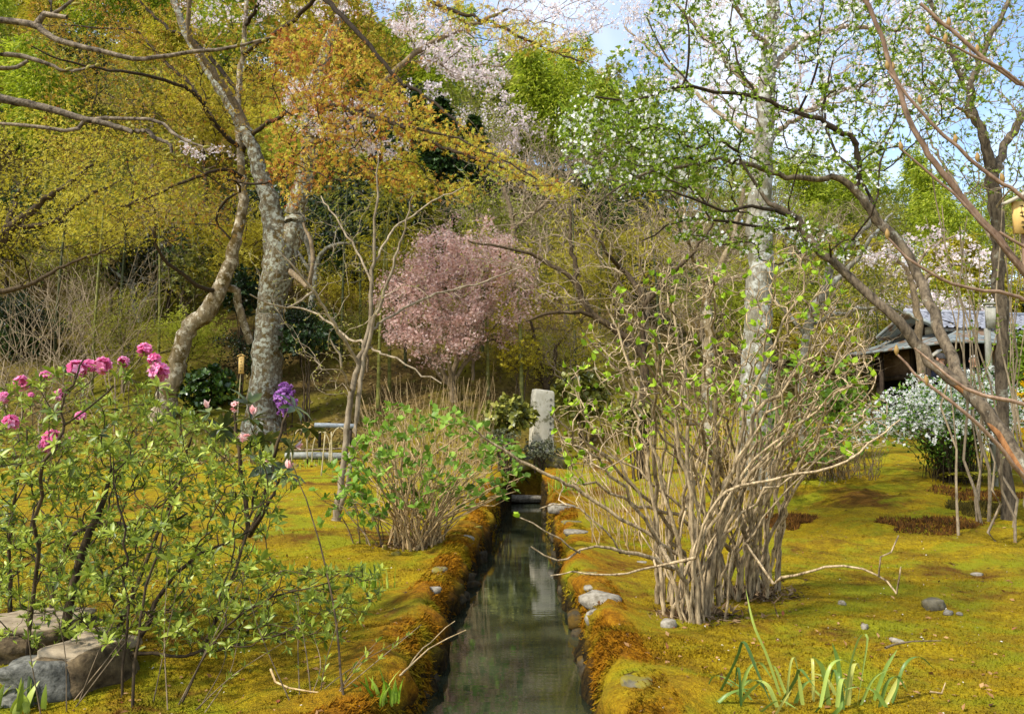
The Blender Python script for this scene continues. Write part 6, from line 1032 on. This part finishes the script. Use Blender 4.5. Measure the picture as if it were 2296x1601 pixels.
def person(label, x, Y, face, coat, hair, h=1.62, mop=.0):
    t = thing('person', label, 'person', (x, Y, gz(x, Y)), rz=face); s_ = h/1.70
    V = [(0, 0, .93), (0, 0, 1.12), (0, .01, 1.32), (0, .01, 1.46), (0, -.005, 1.53), (0, -.02, 1.60), (0, -.01, 1.66), (0, -.095, 1.575)]; Ed = [(0, 1), (1, 2), (2, 3), (3, 4), (4, 5), (5, 6), (5, 7)]; Rd = [.13, .125, .14, .055, .07, .088, .07, .016]
    Vc = [(0, 0, .80), (0, 0, 1.0), (0, .0, 1.2), (0, .01, 1.35), (0, .01, 1.43)]; Ec = [(0, 1), (1, 2), (2, 3), (3, 4)]; Rc = [.18, .165, .165, .16, .085]; Vt = [(0, 0, .90)]; Et = []; Rt = [.15]
    for q in (-1, 1):
        n0 = len(V); V += [(q*.19, .01, 1.38), (q*.25, .0, 1.12), (q*.24, -.08, .90), (q*.24, -.11, .83)]; Ed += [(2, n0), (n0, n0+1), (n0+1, n0+2), (n0+2, n0+3)]; Rd += [.06, .045, .03, .034]
        for f, (dx, L) in enumerate(((-.03, .07), (-.01, .085), (.01, .08), (.028, .065), (-.045, .05))):
            m0 = len(V); V += [(q*.24+q*dx*.8, -.125, .80-(.0 if f < 4 else -.03)), (q*.24+q*dx, -.13-.01*f*.3, .80-L*.6), (q*.24+q*dx, -.115, .80-L)]; Ed += [(n0+3, m0), (m0, m0+1), (m0+1, m0+2)]; Rd += [.01, .009, .008]
        n1 = len(V); V += [(q*.09, 0, .86), (q*.10, -.01, .48), (q*.10, .02, .09), (q*.11, -.12, .04)]; Ed += [(0, n1), (n1, n1+1), (n1+1, n1+2), (n1+2, n1+3)]; Rd += [.085, .06, .042, .04]
        m = len(Vc); Vc += [(q*.19, .01, 1.37), (q*.255, .0, 1.12), (q*.24, -.085, .91)]; Ec += [(3, m), (m, m+1), (m+1, m+2)]; Rc += [.082, .066, .055]; m = len(Vt); Vt += [(q*.095, 0, .84), (q*.10, -.01, .48), (q*.10, .02, .08)]; Et += [(0, m), (m, m+1), (m+1, m+2)]; Rt += [.105, .08, .07]
    sc = lambda v: [(a*s_, b*s_, c*s_) for a, b, c in v]
    skinmesh('body', sc(V), Ed, [q*s_ for q in Rd], SKIN, t); skinmesh('coat', sc(Vc), Ec, [q*s_ for q in Rc], coat, t); skinmesh('trousers', sc(Vt), Et, [q*s_ for q in Rt], TROU, t)
    u = np.linspace(0, pi*.56, 8)[:, None]; v = np.linspace(0, 2*pi, 20, endpoint=False)[None]; fr = np.clip(-np.sin(v), 0, 1)*.45*u; X = np.stack(np.broadcast_arrays(.098*np.sin(u-fr*.4)*np.cos(v), .02+.112*np.sin(u-fr*.5)*np.sin(v), 1.605+.115*np.cos(u-fr)), -1).reshape(-1, 3)*s_
    i_ = np.arange(7)[:, None]; j = np.arange(20)[None]; q = np.stack([i_*20+j, (i_+1)*20+j, (i_+1)*20+(j+1) % 20, i_*20+(j+1) % 20], -1).reshape(-1, 4); link('hair', mesh_np('hair', X, [q], hair, smooth=True), t)
    for q in (-1, 1):
        e = link('ear', rockgeo((q*.092*s_, .0, 1.57*s_), (.02, .04, .06), 5).mesh('ear', SKIN, smooth=True), t); e = link('eye', rockgeo((q*.034*s_, -.082*s_, 1.60*s_), (.022, .012, .012), 6, nl=5, na=8).mesh('eye', DARKC, smooth=True), t)
    link('mouth', rockgeo((0, -.082*s_, 1.535*s_), (.045, .012, .01), 7, nl=5, na=8).mesh('mouth', plain('lips', C(150, 90, 80), None, 5, .6, 0) if 'lips' not in MATS else MATS['lips'], smooth=True), t)
person('visitor with short dark grey hair and navy coat, seen from behind', px2m(2112-CX, 18), 18.0, radians(205), NAVY, HAIRG); person('white-haired visitor in a black coat behind the white bush', px2m(2187-CX, 18.2), 18.2, radians(-35), DARKC, HAIRW)
# ================================================================== signs, rails and small garden furniture
SIGNW = barkmat('new sign wood', C(190, 152, 84), C(218, 184, 116), 8, bump=.15, stretch=.25); SIGNR = barkmat('red brown sign wood', C(112, 62, 34), C(146, 86, 52), 8, bump=.15, stretch=.25); BPOLE = barkmat('dry bamboo', C(150, 136, 100), C(190, 176, 136), 6, bump=.15, stretch=2); INKB = plain('ink strokes', C(44, 34, 24), None, 5, .9, 0)
STEEL = barkmat('grey pipe', C(118, 124, 126), C(164, 170, 172), 10, bump=.2, rough=.6, stretch=1); GLOG = barkmat('grey weathered log', C(112, 112, 104), C(164, 164, 154), 12, lichen=C(140, 140, 120), amt=.3, bump=.5, stretch=1)
def sign(label, cx, cy, w, h, D, mat, roof=True, pole=BPOLE, strokes=5, tilt=0.0, prad=.012, cols=1):
    c = P(cx, cy, D); W_, H_ = px2m(w, D), px2m(h, D); t = thing('sign', label, 'sign', (c[0], c[1], gz(c[0], c[1]))); zt = c[2]-H_/2; zb = gz(c[0], c[1])-.05
    Geo().tubes([np.linspace(A([c[0]-tilt*(zt-zb), c[1]+.02+prad, zb]), A([c[0], c[1]+.02+prad, c[2]+H_*.3]), 6)], [[prad]*6], 8).obj('post', pole, t, smooth=True); Geo().box(c, (W_, .02, H_)).obj('board', mat, t)
    if roof:
        for s_ in (-1, 1): Geo().box(c+A([s_*W_*.36, 0, H_/2+W_*.13]), (W_*.95, .06, .012+W_*.06), [[cos(.45), 0, s_*sin(.45)], [0, 1, 0], [-s_*sin(.45), 0, cos(.45)]]).obj('roof_board', mat if D > 8 else PANEL, t)
    if strokes:
        g = Geo(); rr = np.random.default_rng(int(cx)); hs_ = H_*.84/strokes
        for cc in range(cols):
            xo = W_*((cc+.5)/cols-.5)*.7
            for k in range(strokes):
                zc = c[2]+H_*.42-hs_*(k+.5)
                for s_ in range(4): lx, lz = ((.5, .08), (.08, .6), (.4, .08), (.09, .4))[s_]; g.box(A([c[0]+xo+rr.normal(0, .08)*W_/cols, c[1]-.0115, zc+rr.normal(0, .15)*hs_]), (W_*.55/cols*lx, .001, hs_*lz))
        g.obj('lettering', INKB, t, kind='stuff')
    return t
sign('small roofed wooden plant sign on a bamboo pole by the thick trunk', 541, 818, 12, 40, 19.6, SIGNW, strokes=5, tilt=.06); sign('small orange wood sign on the moss slope right of the pink cherry', 1066, 865, 13, 20, 23.5, SIGNW, False, strokes=3); sign('red brown sign plate standing on the lower slope', 713, 900, 13, 20, 22, SIGNR, False, strokes=3); sign('short wooden label post beside the grey rail', 689, 966, 18, 26, 18.8, SIGNW, strokes=2)
sign('yellow wooden name board with little roof at the right edge', 2300, 488, 58, 74, 4.6, SIGNW, True, B_MAG, 5, prad=.012, cols=2)
wp = P(2232, 712, 11.2); t = thing('board_post', 'weathered whitish board on a post before the house', 'post', (wp[0], wp[1], gz(wp[0], wp[1]))); WHT = barkmat('peeling white paint', C(112, 110, 98), C(160, 158, 146), 7, bump=.4, stretch=.4, lichen=C(110, 112, 90), amt=.35)
Geo().box(wp, (.26, .05, .30)).obj('board', WHT, t); zb = gz(wp[0], wp[1]); Geo().box(A([wp[0]-.11, wp[1]+.02, (wp[2]-.17+zb)/2-.03]), (.06, .06, wp[2]-.17-zb+.1)).obj('post', WHT, t); Geo().box(wp+A([0, 0, .19]), (.30, .10, .03)).obj('cap_board', WHT, t)
def pole_thing(nm, label, cat, pts, rad, mat, legs=()):
    q = PL(pts); t = thing(nm, label, cat, (q[0][0], q[0][1], gz(q[0][0], q[0][1]))); Geo().tubes([spline(q, 10)], [[rad]*10], 10, cap=True).obj(nm.split('_')[-1], mat, t, smooth=True)
    for l in legs: p_ = q[0]+(q[-1]-q[0])*l; zb = gz(p_[0], p_[1])-.05; Geo().box(A([p_[0], p_[1], (p_[2]-rad+zb)/2]), (.06, .06, max(.05, p_[2]-rad-zb+.01))).obj('leg', WOOD_D, t)
    return t
pole_thing('garden_rail', 'grey rail on short dark legs behind the pale sapling', 'rail', [(706, 953, 19.2), (745, 954, 19.2), (800, 956, 19.3)], .058, STEEL, (.12, .85))
q = G(690, 1030); dl = q[1]; pole_thing('weathered_log', 'grey weathered log lying across the left lawn', 'log', [(640, 1022, dl), (700, 1021, dl+.02), (790, 1024, dl+.1)], px2m(8, dl), GLOG)
pole_thing('weathered_log', 'thin brown pole lying just behind the grey log', 'log', [(650, 1010, dl+.5), (720, 1008, dl+.55), (790, 1004, dl+.6)], .025, B_GREYB)
for k, (x0, x1, y0, yt, lb) in enumerate(((655, 690, 985, 962, 'left bamboo hoop of the low edging beside the short label post'), (700, 742, 995, 968, 'middle bamboo hoop of the low edging'), (738, 785, 1010, 958, 'right bamboo hoop of the low edging beside the sapling'))):
    d = dl-.3; a, b = P(x0, y0, d), P(x1, y0, d); a[2] = gz(a[0], a[1])-.03; b[2] = gz(b[0], b[1])-.03; u = np.linspace(0, pi, 14); top = P((x0+x1)/2, yt, d)[2]; q = np.stack([(a[0]+b[0])/2-np.cos(u)*(b[0]-a[0])/2, np.full(14, a[1]), a[2]+(top-a[2])*np.sin(u)**.7], -1)
    tag(Geo().tubes([q], [[.012]*14], 7).obj('bamboo_hoop', BPOLE, None, smooth=True), lb, 'hoop', 'bamboo hoops edging the lawn')
for k, (x, y, yt, lb) in enumerate(((720, 1075, 965, 'upright bamboo stake in front of the grey log'), (745, 1050, 968, 'leaning bamboo stake right of the first stake'))):
    b = G(x, y-8); tp = P(x+10-12*k, yt, b[1]); tag(Geo().tubes([np.linspace(b-A([0, 0, .05]), tp, 6)], [[.014]*6], 7, cap=True).obj('bamboo_stake', BPOLE, None, smooth=True), lb, 'stake')
# ------------------------------------------------------------------ loose twigs
def twig(label, pts, rad, mat, branches=()):
    q = PL(pts); t = thing('fallen_twig', label, 'twig', q[0]); T = Tree(int(pts[0][0])); T.limb(q, np.linspace(rad, rad*.4, len(q)), .09, .0012)
    for b in branches: T.limb(PL(b), np.linspace(rad*.7, rad*.3, len(b)), .05, .004)
    T.radii(.001, .4, .02); T.geo(5, 6, .01).obj('stem', mat, t, smooth=True)
twig('pale forked twig leaning over the water from the left bank', [(850, 1545, 4.05), (900, 1510, 4.15), (960, 1455, 4.25), (1045, 1412, 4.4)], .006, B_DRY, [[(905, 1505, 4.15), (950, 1450, 4.3), (1020, 1392, 4.45)]])
twig('curved pale root lying on the moss at the lower left', [(607, 1500, 3.98), (625, 1535, 3.9), (680, 1548, 3.84), (750, 1556, 3.8)], .006, B_DRY)
twig('thin tall brown twig crossing in front of the left lawn', [(770, 1560, 3.75), (745, 1340, 4.0), (700, 1160, 4.2), (650, 1030, 4.3)], .006, B_DARK)
twig('small white curl of wood on the right lawn', [(2085, 1550, 3.86), (2105, 1560, 3.84), (2118, 1545, 3.86), (2120, 1530, 3.88)], .006, B_DRY)
twig('straight twig lying on the right lawn', [(1985, 1452, 4.5), (2020, 1440, 4.55), (2110, 1436, 4.56)], .007, B_GREYB)
for k, (px, py, n, lb) in enumerate(((150, 1580, 5, 'wispy upright shoots in the bottom left corner'), (700, 1585, 9, 'fan of thin wispy stems at the bottom left of the channel'), (430, 1590, 6, 'thin slanting shoots below the azalea'))):
    rr = np.random.default_rng(950+k); c0 = G(px, py); T = Tree(950+k)
    for i_ in range(n):
        b = c0+A([rr.normal(0, .08), rr.normal(0, .05), -.02]); e = b+A([rr.normal(.12, .22), rr.normal(.1, .12), .25+.5*rr.random()]); T._add(spline(np.array([b, (b+e)/2+rr.normal(0, .03, 3), e]), 9), -1, np.linspace(.0034, .0012, 9)); T.grown.append(len(T.paths)-1)
    T.rad = np.array(T.fr); t = thing('wispy_shrub', lb, 'shrub', c0); T.geo(4, 5, .02).obj('stems', B_GREYB, t, kind='stuff'); p, dd = T.along(4, .3); q, d_, u = whorl(p, unit(dd+A([0, 0, .3])), 3, .7, .3, rr); Geo().scatter(LANCE, q, d_, u, .02+.03*rr.random(len(q)), .4+.6*rr.random(len(q)), 1.1).obj('leaves', L_RHO, t, kind='stuff')
